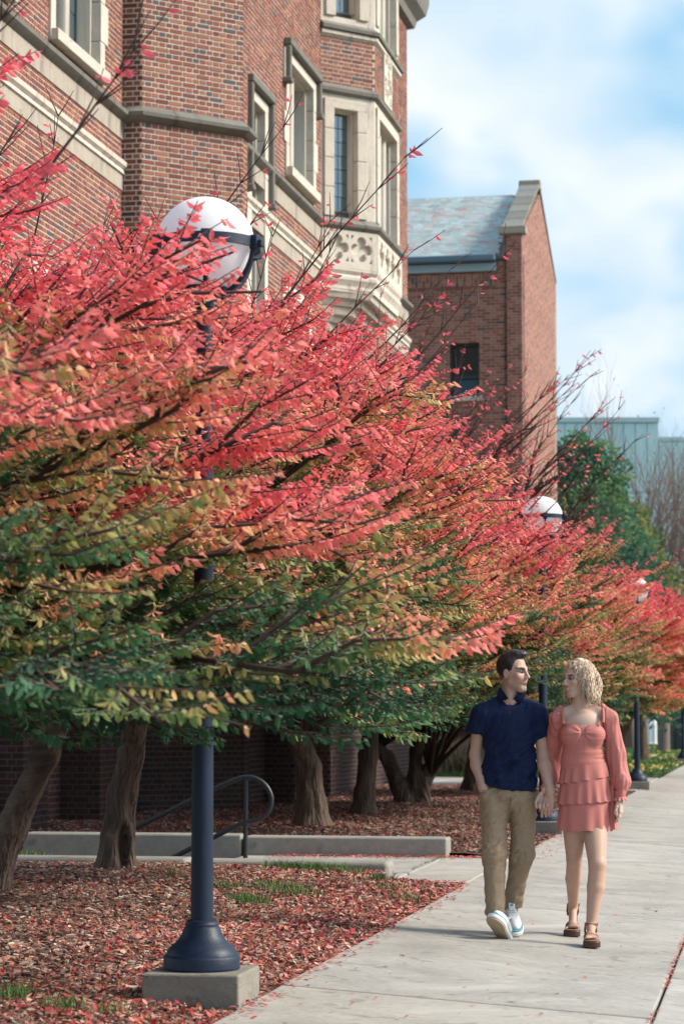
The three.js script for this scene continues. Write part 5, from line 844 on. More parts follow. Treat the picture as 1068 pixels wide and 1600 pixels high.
// a head in its own axes: y up, z out of the face
function headGeo(k, base, o) {
  const lids = [], f = (x, y, z) => {
    let d = smin(ellD(x, y, z, [0, 0.036, -0.014, 0.0745, 0.094, 0.096]), ellD(x, y, z, [0, -0.034, 0.026, o.jaw, 0.084, 0.068]), 0.03);
    const ax = Math.abs(x);
    d = smin(d, capD(ax, y, z, [0.012, -0.106, 0.062, 0, -0.104, 0.066, 0.020, 0.021]), 0.022);
    d = smin(d, capD(ax, y, z, [o.jaw - 0.013, -0.066, 0.004, 0.014, -0.108, 0.056, 0.019, 0.017]), 0.02);
    d = smin(d, capD(ax, y, z, [0.012, 0.022, 0.086, 0.045, 0.024, 0.066, 0.011, 0.012]), 0.018);
    d = smin(d, ellD(ax, y, z, [0.043, -0.026, 0.064, 0.024, 0.02, 0.02]), 0.022);
    d = smax(d, -ellD(ax, y, z, [0.032, 0.003, 0.098, 0.017, 0.011, 0.016]), 0.012);
    d = smin(d, capD(x, y, z, [0, 0.012, 0.090, 0, -0.032, 0.112, 0.0075, 0.0115]), 0.010);
    d = smin(d, ellD(ax, y, z, [0.011, -0.036, 0.101, 0.0085, 0.008, 0.011]), 0.007);
    d = smin(d, capD(ax, y, z, [0, -0.066, 0.092, 0.023, -0.0685, 0.080, 0.0056, 0.0032]), 0.006);
    d = smin(d, capD(ax, y, z, [0, -0.0775, 0.0895, 0.020, -0.0725, 0.080, 0.0056, 0.0032]), 0.006);
    d = smax(d, -capD(ax, y, z, [0, -0.0715, 0.108, 0.018, -0.0715, 0.094, 0.0022, 0.0015]), 0.003);
    let e = smax(ellD(ax, y, z, [0.0785, -0.008, -0.010, 0.011, 0.031, 0.019]), -ellD(ax, y, z, [0.088, -0.008, -0.002, 0.006, 0.018, 0.010]), 0.006);
    d = smin(d, e, 0.008);
    return smin(d, capD(x, y, z, [0, -0.06, -0.02, 0, -0.20, -0.035, 0.052, 0.055]), 0.025);
  };
  const paint = (x, y, z) => {
    const ax = Math.abs(x); let c = base.slice(); const mix = (t, w) => { for (let i = 0; i < 3; i++) c[i] = lerp(c[i], t[i], w); };
    const n = fbm(x * 60, y * 60, z * 60, 2) - 0.5; for (let i = 0; i < 3; i++) c[i] *= 1 + 0.08 * n;
    mix(o.flush, 0.5 * Math.exp(-(((ax - 0.046) / 0.022) ** 2 + ((y + 0.036) / 0.02) ** 2)) * sstep(0.03, 0.06, z)); mix(o.flush, 0.35 * Math.exp(-((x / 0.014) ** 2 + ((y + 0.035) / 0.014) ** 2)) * sstep(0.09, 0.105, z));
    if (z > 0.075) { mix(o.lips, 0.9 * sstep(1.25, 0.8, Math.hypot(ax / 0.024, (y + 0.0715) / 0.0115))); if (o.teeth) mix([0.8, 0.78, 0.72], 0.95 * sstep(1.2, 0.8, Math.hypot(ax / 0.016, (y + 0.0715) / 0.0042))); else mix([0.12, 0.04, 0.035], 0.8 * sstep(1.2, 0.7, Math.hypot(ax / 0.019, (y + 0.0715) / 0.0022))); }
    if (z > 0.045) { const by = 0.0235 + 0.1 * (0.035 - Math.abs(ax - 0.034)) * (ax > 0.034 ? 0.5 : 0.2); mix(o.brow, 1.0 * sstep(1.35, 0.85, Math.hypot((ax - 0.035) / 0.021, (y - by) / o.browW))); mix([0.13, 0.07, 0.055], 0.75 * sstep(1.5, 0.9, Math.hypot((ax - 0.032) / 0.019, (y - 0.004) / 0.011))); }
    if (o.stubble) mix([0.20, 0.14, 0.11], o.stubble * sstep(-0.045, -0.075, y) * sstep(-0.02, 0.03, z) * sstep(-0.135, -0.115, y) + 0.4 * o.stubble * Math.exp(-(((y + 0.054) / 0.007) ** 2 + (x / 0.022) ** 2)));
    return c;
  };
  return skin(f, [-0.105, -0.20, -0.125], [0.105, 0.145, 0.14], 0.0034, paint).scale(k, k, k);
}
// a hand from its wrist: d along it, n the way the palm faces, s towards the thumb
function handPrims(W, d, n, s, { curl = [0.5, 0.55, 0.6, 0.65], spread = 0.06, k = 1, thumb = [0.75, 0.55, 0.35] }) {
  d = d.clone().normalize(); n = n.clone().addScaledVector(d, -n.dot(d)).normalize(); s = s.clone().addScaledVector(d, -s.dot(d)).addScaledVector(n, -s.dot(n)).normalize();
  const out = [], P_ = (a, b, c) => W.clone().addScaledVector(d, a * k).addScaledVector(s, b * k).addScaledVector(n, c * k);
  [[0.030, 0.072, 0.0088], [0.0095, 0.080, 0.009], [-0.0105, 0.074, 0.0086], [-0.029, 0.058, 0.0078]].forEach(([o, len, r], i) => {
    const K = P_(0.092 - (i === 3 ? 0.010 : i === 0 ? 0.003 : 0), o, 0); out.push(cap(P_(0.01, o * 0.55, 0), K, 0.0165 * k, 0.0118 * k));
    let p = K, a = curl[i] * 0.75; for (const [f, b, r0, r1] of [[0.45, 1, r * 1.06, r], [0.31, 1.15, r, r * 0.95], [0.24, 0.7, r * 0.95, r * 0.82]]) { const v = d.clone().multiplyScalar(Math.cos(a)).addScaledVector(n, Math.sin(a)).addScaledVector(s, spread * (1.5 - i)), q = p.clone().addScaledVector(v.normalize(), len * f * k); out.push(cap(p, q, r0 * k, r1 * k)); p = q; a += curl[i] * b; }
  });
  const t0 = P_(0.022, 0.024, 0.006), t1 = t0.clone().addScaledVector(d, 0.030 * k).addScaledVector(s, 0.028 * thumb[0] * k).addScaledVector(n, 0.012 * k), t2 = t1.clone().addScaledVector(d, 0.030 * k).addScaledVector(s, 0.010 * thumb[1] * k).addScaledVector(n, 0.012 * thumb[2] * 2 * k), t3 = t2.clone().addScaledVector(d, 0.024 * k).addScaledVector(s, -0.002 * k).addScaledVector(n, 0.010 * thumb[2] * 2 * k);
  out.push(cap(t0, t1, 0.0165 * k, 0.0115 * k), cap(t1, t2, 0.011 * k, 0.0098 * k), cap(t2, t3, 0.0098 * k, 0.0078 * k)); return out;
}
const handGeo = (prims, fore, color) => { const all = [...prims, fore], b = boundsOf(prims, 0.02), f = union(all, 0.006); return skin((x, y, z) => f(x, y, z), b[0], b[1], 0.0032, (x, y, z) => color.map((c) => c * (0.96 + 0.1 * noise(x * 90, y * 90, z * 90)))); };
const bodyColor = (c, f = 26) => (x, y, z) => { const n = fbm(x * f, y * f, z * f, 2) - 0.5; return c.map((q, i) => q * (1 + (i ? 0.12 : 0.07) * n)); };
const turnHead = (g, C, yaw, pitch, roll = 0) => g.applyMatrix4(new THREE.Matrix4().makeRotationFromEuler(new THREE.Euler(pitch, yaw, roll, 'YXZ')).setPosition(C.x, C.y, C.z));
function eyes(person, C, yaw, pitch, k, look, iris) {
  const m = new THREE.Matrix4().makeRotationFromEuler(new THREE.Euler(pitch, yaw, 0, 'YXZ')).setPosition(C.x, C.y, C.z);
  for (const s of [-1, 1]) { const e = part('eye', new THREE.SphereGeometry(0.0118 * k, 16, 12), std([0.22, 0.19, 0.175], 0.5), person, V3(s * 0.032 * k, 0.0025 * k, 0.0765 * k).applyMatrix4(m)); const g = new THREE.SphereGeometry(0.0092 * k, 12, 10); part('iris', g, std(iris, 0.2), e, V3(look * 0.0045 * k, 0, 0.0072 * k).applyMatrix4(new THREE.Matrix4().makeRotationFromEuler(new THREE.Euler(pitch, yaw, 0, 'YXZ')))); }
}
const shoeOutline = (l, w, dz = 0) => { const s = new THREE.Shape(); s.moveTo(-w * 0.36, -l * 0.42); s.bezierCurveTo(-w * 0.36, -l * 0.54, w * 0.36, -l * 0.54, w * 0.36, -l * 0.42); s.bezierCurveTo(w * 0.40, -l * 0.15, w * 0.36, -l * 0.05, w * 0.50, l * 0.18); s.bezierCurveTo(w * 0.56, l * 0.38, w * 0.30, l * 0.5, 0, l * 0.5); s.bezierCurveTo(-w * 0.34, l * 0.5, -w * 0.54, l * 0.36, -w * 0.48, l * 0.18); s.bezierCurveTo(-w * 0.38, -l * 0.05, -w * 0.42, -l * 0.15, -w * 0.36, -l * 0.42); return s; };
const slabOf = (shape, h, y, b = 0.006) => new THREE.ExtrudeGeometry(shape, { depth: h - 2 * b, bevelEnabled: true, bevelSize: b, bevelThickness: b, bevelSegments: 2, curveSegments: 10 }).rotateX(Math.PI / 2).scale(1, 1, 1).translate(0, y + h - b, 0);   // outline x, y -> x, z with toe towards +z
// ---- the man
{
  const O = walkAt(795, 1461), k = -O.z / LENS, J = (px, py, z = 0) => V3((px - 795) * k, (1461 - py) * k, z);
  const man = thing('person', O, 'dark haired person in a navy polo shirt, khaki trousers and white trainers, hand in pocket', 'person', null);
  const sk = [0.50, 0.315, 0.245], hc = J(804, 1056.5, 0.015), yaw = 0.92;
  const wr = J(857, 1241, 0.13), el = J(849, 1187, 0.01);
  const prims = [cap(J(797, 1106, -0.022), J(799, 1080, -0.01), 0.058, 0.055), ell(J(796, 1160, 0), 0.155, 0.2, 0.085), ell(J(795, 1235, 0), 0.145, 0.14, 0.09), cap(J(766, 1122), J(830, 1122), 0.045, 0.045), cap(J(797, 1114, 0.0), J(798, 1098, 0.0), 0.05, 0.048),
    cap(J(751, 1124, 0), J(745, 1184, -0.05), 0.046, 0.040), cap(J(745, 1184, -0.05), J(747, 1200, -0.03), 0.041, 0.042), cap(J(747, 1200, -0.03), J(755, 1234, 0.05), 0.042, 0.029), cap(J(755, 1234, 0.05), J(768, 1256, 0.08), 0.03, 0.03),
    cap(J(844, 1124, 0), el, 0.046, 0.040), cap(el, J(850, 1200, 0.04), 0.041, 0.043), cap(J(850, 1200, 0.04), wr, 0.043, 0.0275), cap(wr, wr.clone().add(V3(-0.003, -0.02, 0.002)), 0.0275, 0.026),
    cap(J(775, 1258, 0), J(771, 1337, 0.12), 0.08, 0.055), cap(J(771, 1337, 0.12), J(771, 1440, 0.20), 0.052, 0.035), cap(J(817, 1258, 0), J(815, 1335, 0.03), 0.08, 0.055), cap(J(815, 1335, 0.03), J(799, 1438, -0.10), 0.052, 0.035)];
  const b = boundsOf(prims), body = skin(union(prims, 0.022), b[0], b[1], 0.011, bodyColor(sk));
  const head = turnHead(headGeo(1.0, sk, { jaw: 0.060, flush: [0.60, 0.29, 0.22], lips: [0.46, 0.19, 0.16], brow: [0.035, 0.022, 0.018], browW: 0.0072, stubble: 0.30 }), hc, yaw, -0.02);
  const hp = handPrims(wr.clone().add(V3(-0.003, -0.014, 0.002)), V3(-0.20, -1, 0.10), V3(0.35, -0.1, -0.9), V3(-0.9, 0, -0.25), { curl: [0.36, 0.62, 0.7, 0.75], spread: 0.05, thumb: [0.9, 0.5, 0.1] });
  part('body', mergeGeometries([body, head, handGeo(hp, cap(J(853, 1218, 0.08), wr, 0.036, 0.0275), sk)]), M.skin, man);
  eyes(man, hc, yaw, -0.02, 1, 0.6, [0.03, 0.025, 0.02]);
  // hair: short at the sides, brushed over on top
  const hairF = (x, y, z) => {
    let d = ellD(x, y, z, [0, 0.044, -0.020, 0.0835, 0.098, 0.103]);
    d = smin(d, ellD(x, y, z, [0.012, 0.118, 0.034, 0.060, 0.030, 0.058]), 0.03);
    const yb = z > 0.055 ? 0.088 : z > 0.012 ? lerp(0.012, 0.088, sstep(0.022, 0.055, z)) : z > -0.02 ? -0.018 : lerp(-0.018, -0.082, sstep(-0.02, -0.04, z));
    const n = 0.0045 * (fbm(x * 34, y * 30 + z * 60, z * 22, 3) - 0.5) * 2 + 0.004 * (fbm(x * 150 + z * 40, y * 25, z * 60, 2) - 0.5);
    d = smax(d + n, (yb - y) * 0.8, 0.008);
    return smax(d, -ellD(Math.abs(x), y, z, [0.084, -0.01, -0.006, 0.018, 0.036, 0.022]), 0.005);
  };
  part('hair', turnHead(skin(hairF, [-0.11, -0.11, -0.15], [0.11, 0.175, 0.12], 0.0045, (x, y, z) => { const n = fbm(x * 70, y * 40 + z * 90, z * 50, 2), t = sstep(0.10, 0.15, y) * 0.6; return [0.012 + 0.03 * n * (0.35 + t), 0.008 + 0.018 * n * (0.35 + t), 0.007 + 0.013 * n * (0.35 + t)]; }), hc, yaw, -0.02), vcol(0.45), man);
  // polo shirt
  const tp = [ell(J(797, 1150, 0), 0.182, 0.19, 0.118), ell(J(796, 1200, 0), 0.172, 0.20, 0.112), ell(J(795.5, 1236, 0), 0.182, 0.14, 0.118), cap(J(764, 1121), J(832, 1121), 0.058, 0.058), cap(J(788, 1099, -0.02), J(756, 1118), 0.040, 0.056), cap(J(808, 1099, -0.02), J(841, 1118), 0.040, 0.056)];
  const tf = union(tp, 0.045), sl = cap(J(753, 1123), J(742, 1166, -0.03), 0.064, 0.078), sr = cap(J(842, 1123), J(854, 1168, -0.03), 0.064, 0.079), lA = J(745, 1151), rA = J(851, 1156), ln = V3(-0.16, -1, 0).normalize(), rn = V3(0.2, -1, 0).normalize();
  const shirt = (x, y, z) => {
    const a = smax(capD(x, y, z, sl), (x - lA.x) * ln.x + (y - lA.y) * ln.y, 0.006), c = smax(capD(x, y, z, sr), (x - rA.x) * rn.x + (y - rA.y) * rn.y, 0.006);
    let d = smin(smin(tf(x, y, z), a, 0.03), c, 0.03);
    const low = sstep(1.42, 1.05, y);
    d -= crease(x + y * 0.45, y - x * 0.6, z, 0.014 * (0.3 + low), [8, 18, 8], 3.1) + crease(x - y * 0.3, y, z, 0.004, [22, 9, 20], 8.4) - 0.004;
    d = smax(d, J(0, 1238 + (x < 0 ? 10 * x / 0.18 : 2), 0).y + 0.006 * Math.sin(x * 24) - y, 0.005);
    return smax(d, -capD(x, y, z, [J(799, 1060).x, J(799, 1060).y, 0.0, J(798.5, 1092).x, J(798.5, 1092).y, 0.09, 0.060, 0.008]), 0.006);
  };
  const sb = boundsOf([...tp, sl, sr]); M.polo = new THREE.MeshPhysicalMaterial({ color: rgb(0.0025, 0.0105, 0.046), roughness: 0.75, specularIntensity: 0.5, sheen: 0.12, sheenRoughness: 0.5, sheenColor: rgb(0.03, 0.07, 0.2) });
  const shirtM = part('polo_shirt', skin(shirt, sb[0], sb[1], 0.0085), M.polo, man);
  { // collar: two flaps round the neck, open in front; then the placket and its buttons
    const pos = [], idx = [], n = 40, c = J(798, 1094, -0.012);
    for (let i = 0; i <= n; i++) { const a = lerp(-2.35, 2.35, i / n), fr = Math.abs(a) / 2.98, sx = Math.sin(a), cz = -Math.cos(a), yT = lerp(0.050, -0.022, sstep(0.5, 1, fr)), rT = lerp(0.060, 0.063, sstep(0.5, 1, fr)), tip = sstep(0.74, 0.94, fr) * sstep(1.02, 0.94, fr); for (const [rad, y] of [[rT, yT], [rT + 0.006, yT + 0.002], [rT + 0.024 + 0.014 * tip, yT - 0.046 - 0.022 * tip], [rT + 0.018 + 0.012 * tip, yT - 0.048 - 0.022 * tip]]) pos.push(c.x + sx * rad * (1 + 0.02 * tip), c.y + y, c.z + cz * rad * 1.02); }
    for (let i = 0; i < n; i++) for (let j = 0; j < 3; j++) { const a = i * 4 + j; idx.push(a, a + 4, a + 1, a + 1, a + 4, a + 5); }
    part('collar', geoOf(pos, idx), M.polo, shirtM);
    const face = (px, py) => { const p = J(px, py, 0.3); for (let i = 0; i < 90 && p.z > 0.02 && shirt(p.x, p.y, p.z) > 0.001; i++) p.z -= Math.max(0.0015, shirt(p.x, p.y, p.z) * 0.6); p.z = Math.max(p.z, 0.03); return p; };
    for (const tri of [[[782, 1078, 1], [777.5, 1087, 0], [780.5, 1098.5, 0], [789, 1099, 0], [797.5, 1101, 0], [790, 1090, 2]], [[817, 1079, 1], [821, 1087, 0], [817, 1103, 0], [808, 1101.5, 0], [799, 1101, 0], [808, 1090, 2]]]) {
      const ps = tri.map(([px, py, m]) => { const p = m === 1 ? J(px, py, 0.035) : m === 2 ? J(px, py, 0.078) : face(px, py).add(V3(0, 0, 0.009)); return p; }), c = ps.reduce((a, p) => a.add(p), V3(0, 0, 0)).divideScalar(6).add(V3(0, 0, 0.004)), pos = [], idx = [];
      for (const dz of [0.003, -0.003]) { for (const p of ps) pos.push(p.x, p.y, p.z + dz); pos.push(c.x, c.y, c.z + dz); }
      for (let i = 0; i < 6; i++) { const j = (i + 1) % 6; idx.push(i, j, 6, 7 + j, 7 + i, 13, i, 7 + i, j, j, 7 + i, 7 + j); }
      part('collar_flap', geoOf(pos, idx), M.polo, shirtM);
    }
    const pl = []; for (let i = 0; i <= 6; i++) { const p = face(797.5 - i * 0.35, 1103 + i * 4.2); pl.push(p.x - 0.013, p.y, p.z + 0.003, p.x + 0.013, p.y, p.z + 0.003); } const pi = []; for (let i = 0; i < 6; i++) { const a = i * 2; pi.push(a, a + 2, a + 1, a + 1, a + 2, a + 3); }
    part('placket', geoOf(pl, pi), M.polo, shirtM); for (const py of [1107, 1118]) part('button', new THREE.CylinderGeometry(0.0055, 0.0055, 0.003, 12).rotateX(Math.PI / 2), std([0.02, 0.035, 0.09], 0.3), shirtM, face(797 - (py - 1103) * 0.08, py).add(V3(0, 0, 0.005)));
  }
  // trousers
  const lh = J(771, 1337, 0.12), la = J(770, 1432, 0.20), rh = J(815, 1336, 0.03), ra = J(799, 1430, -0.10);
  const pp = [ell(J(795, 1246, 0), 0.176, 0.105, 0.115), cap(J(773, 1262, 0.01), lh, 0.090, 0.072), cap(lh, la, 0.073, 0.056), cap(J(818, 1262, 0), rh, 0.088, 0.068), cap(rh, ra, 0.070, 0.054), cap(J(762, 1250, 0.06), J(768, 1268, 0.075), 0.045, 0.05)];
  const pB = pp.slice(0, 1), lf = union([pp[0], pp[1], pp[2], pp[5]], 0.03), rf = union([pp[0], pp[3], pp[4]], 0.03), pants = (x, y, z) => {
    let d = smin(lf(x, y, z), rf(x, y, z), 0.010); const kn = Math.exp(-(((y - lh.y) / 0.10) ** 2)), an = sstep(0.35, 0.15, y), th = sstep(0.6, 0.85, y);
    d -= crease(x, y - x * 0.5, z, 0.011 * (0.45 + 1.0 * kn + 0.8 * an + 0.8 * th), [11, 22, 11], 5.2) + crease(x + y * 0.25, y * 0.5, z, 0.003, [26, 10, 26], 1.1) - 0.004;
    d = smax(d, y - J(0, 1233).y, 0.004); const hem = x < 0.0 ? J(0, 1427 - 3 * (x / 0.1 + 1)).y : J(0, 1421).y; return smax(d, hem - y, 0.004);
  };
  const pb = boundsOf(pp); M.khaki = std([0.30, 0.215, 0.138], 0.85); const tr = part('trousers', skin(pants, pb[0], pb[1], 0.0095), M.khaki, man);
  part('pocket_edge', tube([J(752, 1229, 0.05), J(757, 1240, 0.095), J(764, 1252, 0.115)], [0.004, 0.004, 0.004], 6), M.khaki, tr);
  part('fly_seam', tube([J(795.5, 1241, 0.118), J(796, 1256, 0.117), J(794, 1270, 0.10)], [0.0025, 0.0025, 0.0025], 5), std([0.16, 0.115, 0.07], 0.9), tr);
  // trainers and socks
  M.shoeWhite = std([0.72, 0.73, 0.72], 0.6); M.shoeSole = std([0.42, 0.33, 0.22], 0.8); M.teal = std([0.10, 0.30, 0.33], 0.7);
  const shoe = (at_, yaw_, pit, roll) => {
    const g = new THREE.Group(); g.name = 'trainer'; g.position.copy(at_); g.rotation.set(pit, yaw_, roll, 'YXZ'); man.add(g);
    part('outsole', slabOf(shoeOutline(0.30, 0.112), 0.012, 0, 0.003), M.shoeSole, g); part('midsole', slabOf(shoeOutline(0.302, 0.114), 0.026, 0.0115, 0.006), M.shoeWhite, g); part('foxing', slabOf(shoeOutline(0.296, 0.109), 0.012, 0.036, 0.003), M.teal, g);
    const us = union([[0, 0.058, -0.085, 0.036, 0.05, 0.055], [0.004, 0.058, 0.06, 0.044, 0.034, 0.078], [0.003, 0.072, -0.005, 0.036, 0.045, 0.075]], 0.03), up = (x, y, z) => { let d = us(x, y, z); d = smax(d, 0.036 - y, 0.004); d = smax(d, y - (0.094 + 0.30 * Math.max(0, -z - 0.02)), 0.006); return smax(d, -capD(x, y, z, [0, 0.105, -0.085, 0, 0.13, -0.03, 0.027, 0.028]), 0.006); };
    part('upper', skin(up, [-0.06, 0.03, -0.16], [0.06, 0.14, 0.15], 0.005), M.shoeWhite, g);
    for (let i = 0; i < 5; i++) part('lace', tube([V3(-0.024, 0.099 - i * 0.0055 - 0.004, -0.01 + i * 0.021), V3(0, 0.104 - i * 0.0055, -0.006 + i * 0.021), V3(0.024, 0.099 - i * 0.0055 - 0.004, -0.01 + i * 0.021)], [0.0042, 0.0046, 0.0042], 6), std([0.8, 0.8, 0.79], 0.7), g);
    part('heel_patch', new THREE.SphereGeometry(0.027, 12, 8).scale(0.9, 0.75, 0.5).translate(0, 0.085, -0.130), M.teal, g); part('tongue', new RoundedBoxGeometry(0.042, 0.05, 0.012, 2, 0.005).rotateX(-0.7).translate(0, 0.118, -0.042), M.shoeWhite, g);
    part('tongue_label', new RoundedBoxGeometry(0.016, 0.012, 0.004, 1, 0.0015).rotateX(-0.7).translate(0, 0.130, -0.040), M.teal, g);
    return g;
  };
  shoe(J(775, 1453, 0.30).add(V3(-0.005, 0.02, 0)), -0.42, -0.60, -0.16); shoe(J(799, 1456, -0.02).add(V3(0, 0.035, 0)), 0.10, 0.42, 0);
  for (const [a, c] of [[J(769, 1436, 0.19), J(772, 1424, 0.2)], [J(799, 1438, -0.11), J(799, 1420, -0.10)]]) part('sock', tube([a, c], [0.041, 0.040], 14), std([0.012, 0.014, 0.05], 0.9), man);
}
// ---- the woman
{
  const O = walkAt(912, 1472), k = -O.z / LENS, J = (px, py, z = 0) => V3((px - 912) * k, (1472 - py) * k, z);
  const wo = thing('person', O, 'person with curly blonde hair in a tiered coral dress and brown platform sandals', 'person', null);
  const sk = [0.55, 0.375, 0.30], lk = [0.50, 0.305, 0.225], hc = J(905, 1066, 0.0), yaw = -1.0, K = 0.94, tilt = 0.02;
  const wl_ = J(853, 1239, -0.01), wr = J(968, 1250, 0.04), R0 = V3(J(914.5, 0).x, 0.070, 0.325), L0 = V3(J(902, 0).x, 0.078, -0.345), hipL = J(898, 1285, 0), hipR = J(929, 1285, 0), kL = J(898, 1346, -0.02), kR = J(929, 1351, 0.17), aL = J(905, 1426, -0.44), aR = J(917, 1443, 0.22);
  const prims = [cap(J(908, 1116, -0.015), J(907, 1092, -0.01), 0.048, 0.045), cap(J(886, 1121, -0.01), J(940, 1119, -0.01), 0.042, 0.042), cap(J(906, 1110, -0.02), J(886, 1119, -0.01), 0.035, 0.036), cap(J(910, 1110, -0.02), J(940, 1117, -0.01), 0.035, 0.036), ell(J(912, 1137, 0.005), 0.130, 0.10, 0.078), ell(J(911, 1148, 0.03), 0.118, 0.05, 0.062), ell(J(912, 1185, 0), 0.12, 0.17, 0.078), ell(J(913, 1255, 0), 0.145, 0.14, 0.10),
    cap(J(876, 1124), J(868, 1182, -0.16), 0.040, 0.034), cap(J(868, 1182, -0.16), wl_, 0.034, 0.023), cap(J(952, 1122), J(963, 1186, -0.03), 0.040, 0.034), cap(J(963, 1186, -0.03), wr, 0.034, 0.023),
    cap(hipL, kL, 0.082, 0.050), cap(kL, J(900, 1378, -0.18), 0.049, 0.050), cap(J(900, 1378, -0.18), aL, 0.050, 0.030), cap(hipR, kR, 0.088, 0.056), cap(kR, J(926, 1385, 0.18), 0.055, 0.055), cap(J(926, 1385, 0.18), aR, 0.055, 0.031),
    // feet: heel, arch, ball
    cap(aR, R0.clone().add(V3(0.002, 0.008, -0.01)), 0.031, 0.024), cap(aR.clone().add(V3(0.002, -0.02, -0.035)), aR.clone().add(V3(0, 0, 0)), 0.028, 0.03), cap(R0.clone().add(V3(-0.014, 0, 0)), R0.clone().add(V3(0.014, 0, 0)), 0.021, 0.021),
    cap(aL, L0.clone().add(V3(0, 0.008, -0.005)), 0.030, 0.024), cap(aL.clone().add(V3(0.012, -0.02, -0.04)), aL, 0.027, 0.029), cap(L0.clone().add(V3(-0.012, 0, 0)), L0.clone().add(V3(0.012, 0, 0)), 0.021, 0.021)];
  for (const [c, z] of [[R0.clone().add(V3(0, -0.005, 0.03)), 1], [L0.clone().add(V3(0, -0.005, 0.03)), 0]]) for (let i = 0; i < 5; i++) { const x = (i - 2) * 0.0155, f = z ? i : 4 - i; prims.push(cap(V3(c.x + x, c.y, c.z - 0.02), V3(c.x + x * 1.04, c.y - 0.004, c.z + 0.012 - f * 0.006), 0.0098 - f * 0.0007, 0.0088 - f * 0.0008)); }
  const b = boundsOf(prims), legC = bodyColor(lk), topC = bodyColor(sk), bf = union(prims, 0.014), body = skin(bf, b[0], b[1], 0.0095, (x, y, z) => { const t = sstep(0.9, 0.6, y), p = topC(x, y, z), q = legC(x, y, z); return p.map((v, i) => lerp(v, q[i], t)); });
  const head = turnHead(headGeo(K, sk, { jaw: 0.056, flush: [0.66, 0.31, 0.26], lips: [0.50, 0.205, 0.18], brow: [0.09, 0.05, 0.035], browW: 0.0052, teeth: true }), hc, yaw, tilt);
  const hl = handPrims(wl_.clone().add(V3(-0.004, -0.012, 0.0)), V3(-0.12, -1, 0.16), V3(-0.25, 0.1, 0.95), V3(-0.95, 0, -0.2), { curl: [0.85, 0.95, 1.0, 1.0], spread: 0.10, k: 0.9, thumb: [0.6, 0.5, 0.6] });
  const hr = handPrims(wr.clone().add(V3(0, -0.012, 0.002)), V3(0.03, -1, 0.16), V3(-0.92, 0, -0.35), V3(-0.30, 0, 0.95), { curl: [0.26, 0.33, 0.4, 0.46], spread: 0.05, k: 0.9, thumb: [0.5, 0.4, 0.3] });
  part('body', mergeGeometries([body, head, handGeo(hl, cap(J(861, 1215, -0.07), wl_, 0.027, 0.023), sk), handGeo(hr, cap(J(966, 1225, 0.01), wr, 0.027, 0.023), sk)]), M.skin, wo);
  eyes(wo, hc, yaw, tilt, K, -0.55, [0.05, 0.07, 0.08]);
  // curly hair: a soft mass under many ringlets
  const hm = (x, y, z) => {
    const ax = Math.abs(x); let d = ellD(x, y, z, [0, 0.045, -0.022, 0.086, 0.098, 0.102]);
    d = smin(d, capD(ax, y, z, [0.074, 0.05, -0.008, 0.100, -0.125, -0.03, 0.032, 0.042]), 0.035); d = smin(d, ellD(x, y, z, [0, -0.045, -0.090, 0.108, 0.115, 0.066]), 0.04);
    d = smax(d, -ellD(x, y, z, [0, -0.03, 0.085, 0.064, 0.108, 0.085]), 0.012); return smax(d, -capD(x, y, z, [0, -0.07, 0.0, 0, -0.2, 0.0, 0.055, 0.06]), 0.01);
  };
  const hc_ = (x, y, z) => { const n = fbm(x * 55, y * 24, z * 55, 3), t = sstep(0.35, 0.65, n); return [lerp(0.20, 0.70, t), lerp(0.13, 0.52, t), lerp(0.08, 0.37, t)]; };
  const parts_ = [skin((x, y, z) => hm(x, y, z) + 0.007 * (fbm(x * 48, y * 40, z * 48, 2) - 0.5), [-0.15, -0.19, -0.16], [0.15, 0.165, 0.11], 0.006, hc_)], r = rngOf(4);
  for (let i = 0, t = 0; i < 900 && t < 18000; t++) {
    const a = r() * 6.283, y = lerp(0.13, -0.09, r()), p = V3(Math.sin(a) * 0.14, y, Math.cos(a) * 0.14 - 0.02); let ok = 0; for (let q = 0; q < 40; q++) { const d = hm(p.x, p.y, p.z); if (Math.abs(d) < 0.003) { ok = 1; break; } p.x -= Math.sin(a) * d * 0.6; p.z -= Math.cos(a) * d * 0.6; } if (!ok || (p.z > 0.055 && p.y < 0.085)) continue; i++;
    const pts = [], rad = [], len = 0.05 + 0.08 * r(), w = 0.003 + 0.0045 * r(), ph = r() * 6, tu = 1.1 + 1.9 * r(), lx = (r() - 0.5) * 0.05, out = V3(Math.sin(a), 0, Math.cos(a)), sd = V3(out.z, 0, -out.x); for (let q = 0; q <= 18; q++) { const u = q / 18, s = p.clone().add(V3(0, -len * u, 0)); const d = hm(s.x, s.y, s.z); s.addScaledVector(out, clamp(-d, -0.02, 0.03) * 0.8 + 0.004 + 0.008 * u); s.addScaledVector(sd, lx * u + w * Math.cos(ph + u * tu * 6.283)).addScaledVector(out, w * Math.sin(ph + u * tu * 6.283)); pts.push(s); rad.push(0.0025 * (0.5 + Math.sin(Math.PI * Math.min(1, u * 0.9 + 0.1)) * 0.6)); }
    const g = tube(pts, rad, 5, false), t_ = r(), c = [lerp(0.36, 0.92, t_), lerp(0.25, 0.74, t_), lerp(0.16, 0.57, t_)]; g.deleteAttribute('uv'); parts_.push(withColor(g, c));
  }
  part('hair', turnHead(mergeGeometries(parts_).scale(K, K, K), hc, yaw, tilt), vcol(0.5), wo);
  M.dress = new THREE.MeshPhysicalMaterial({ color: rgb(0.485, 0.162, 0.137), roughness: 0.75, sheen: 0.25, sheenRoughness: 0.5, sheenColor: rgb(0.6, 0.3, 0.26), side: THREE.DoubleSide });
  const dress = new THREE.Group(); dress.name = 'dress'; wo.add(dress);
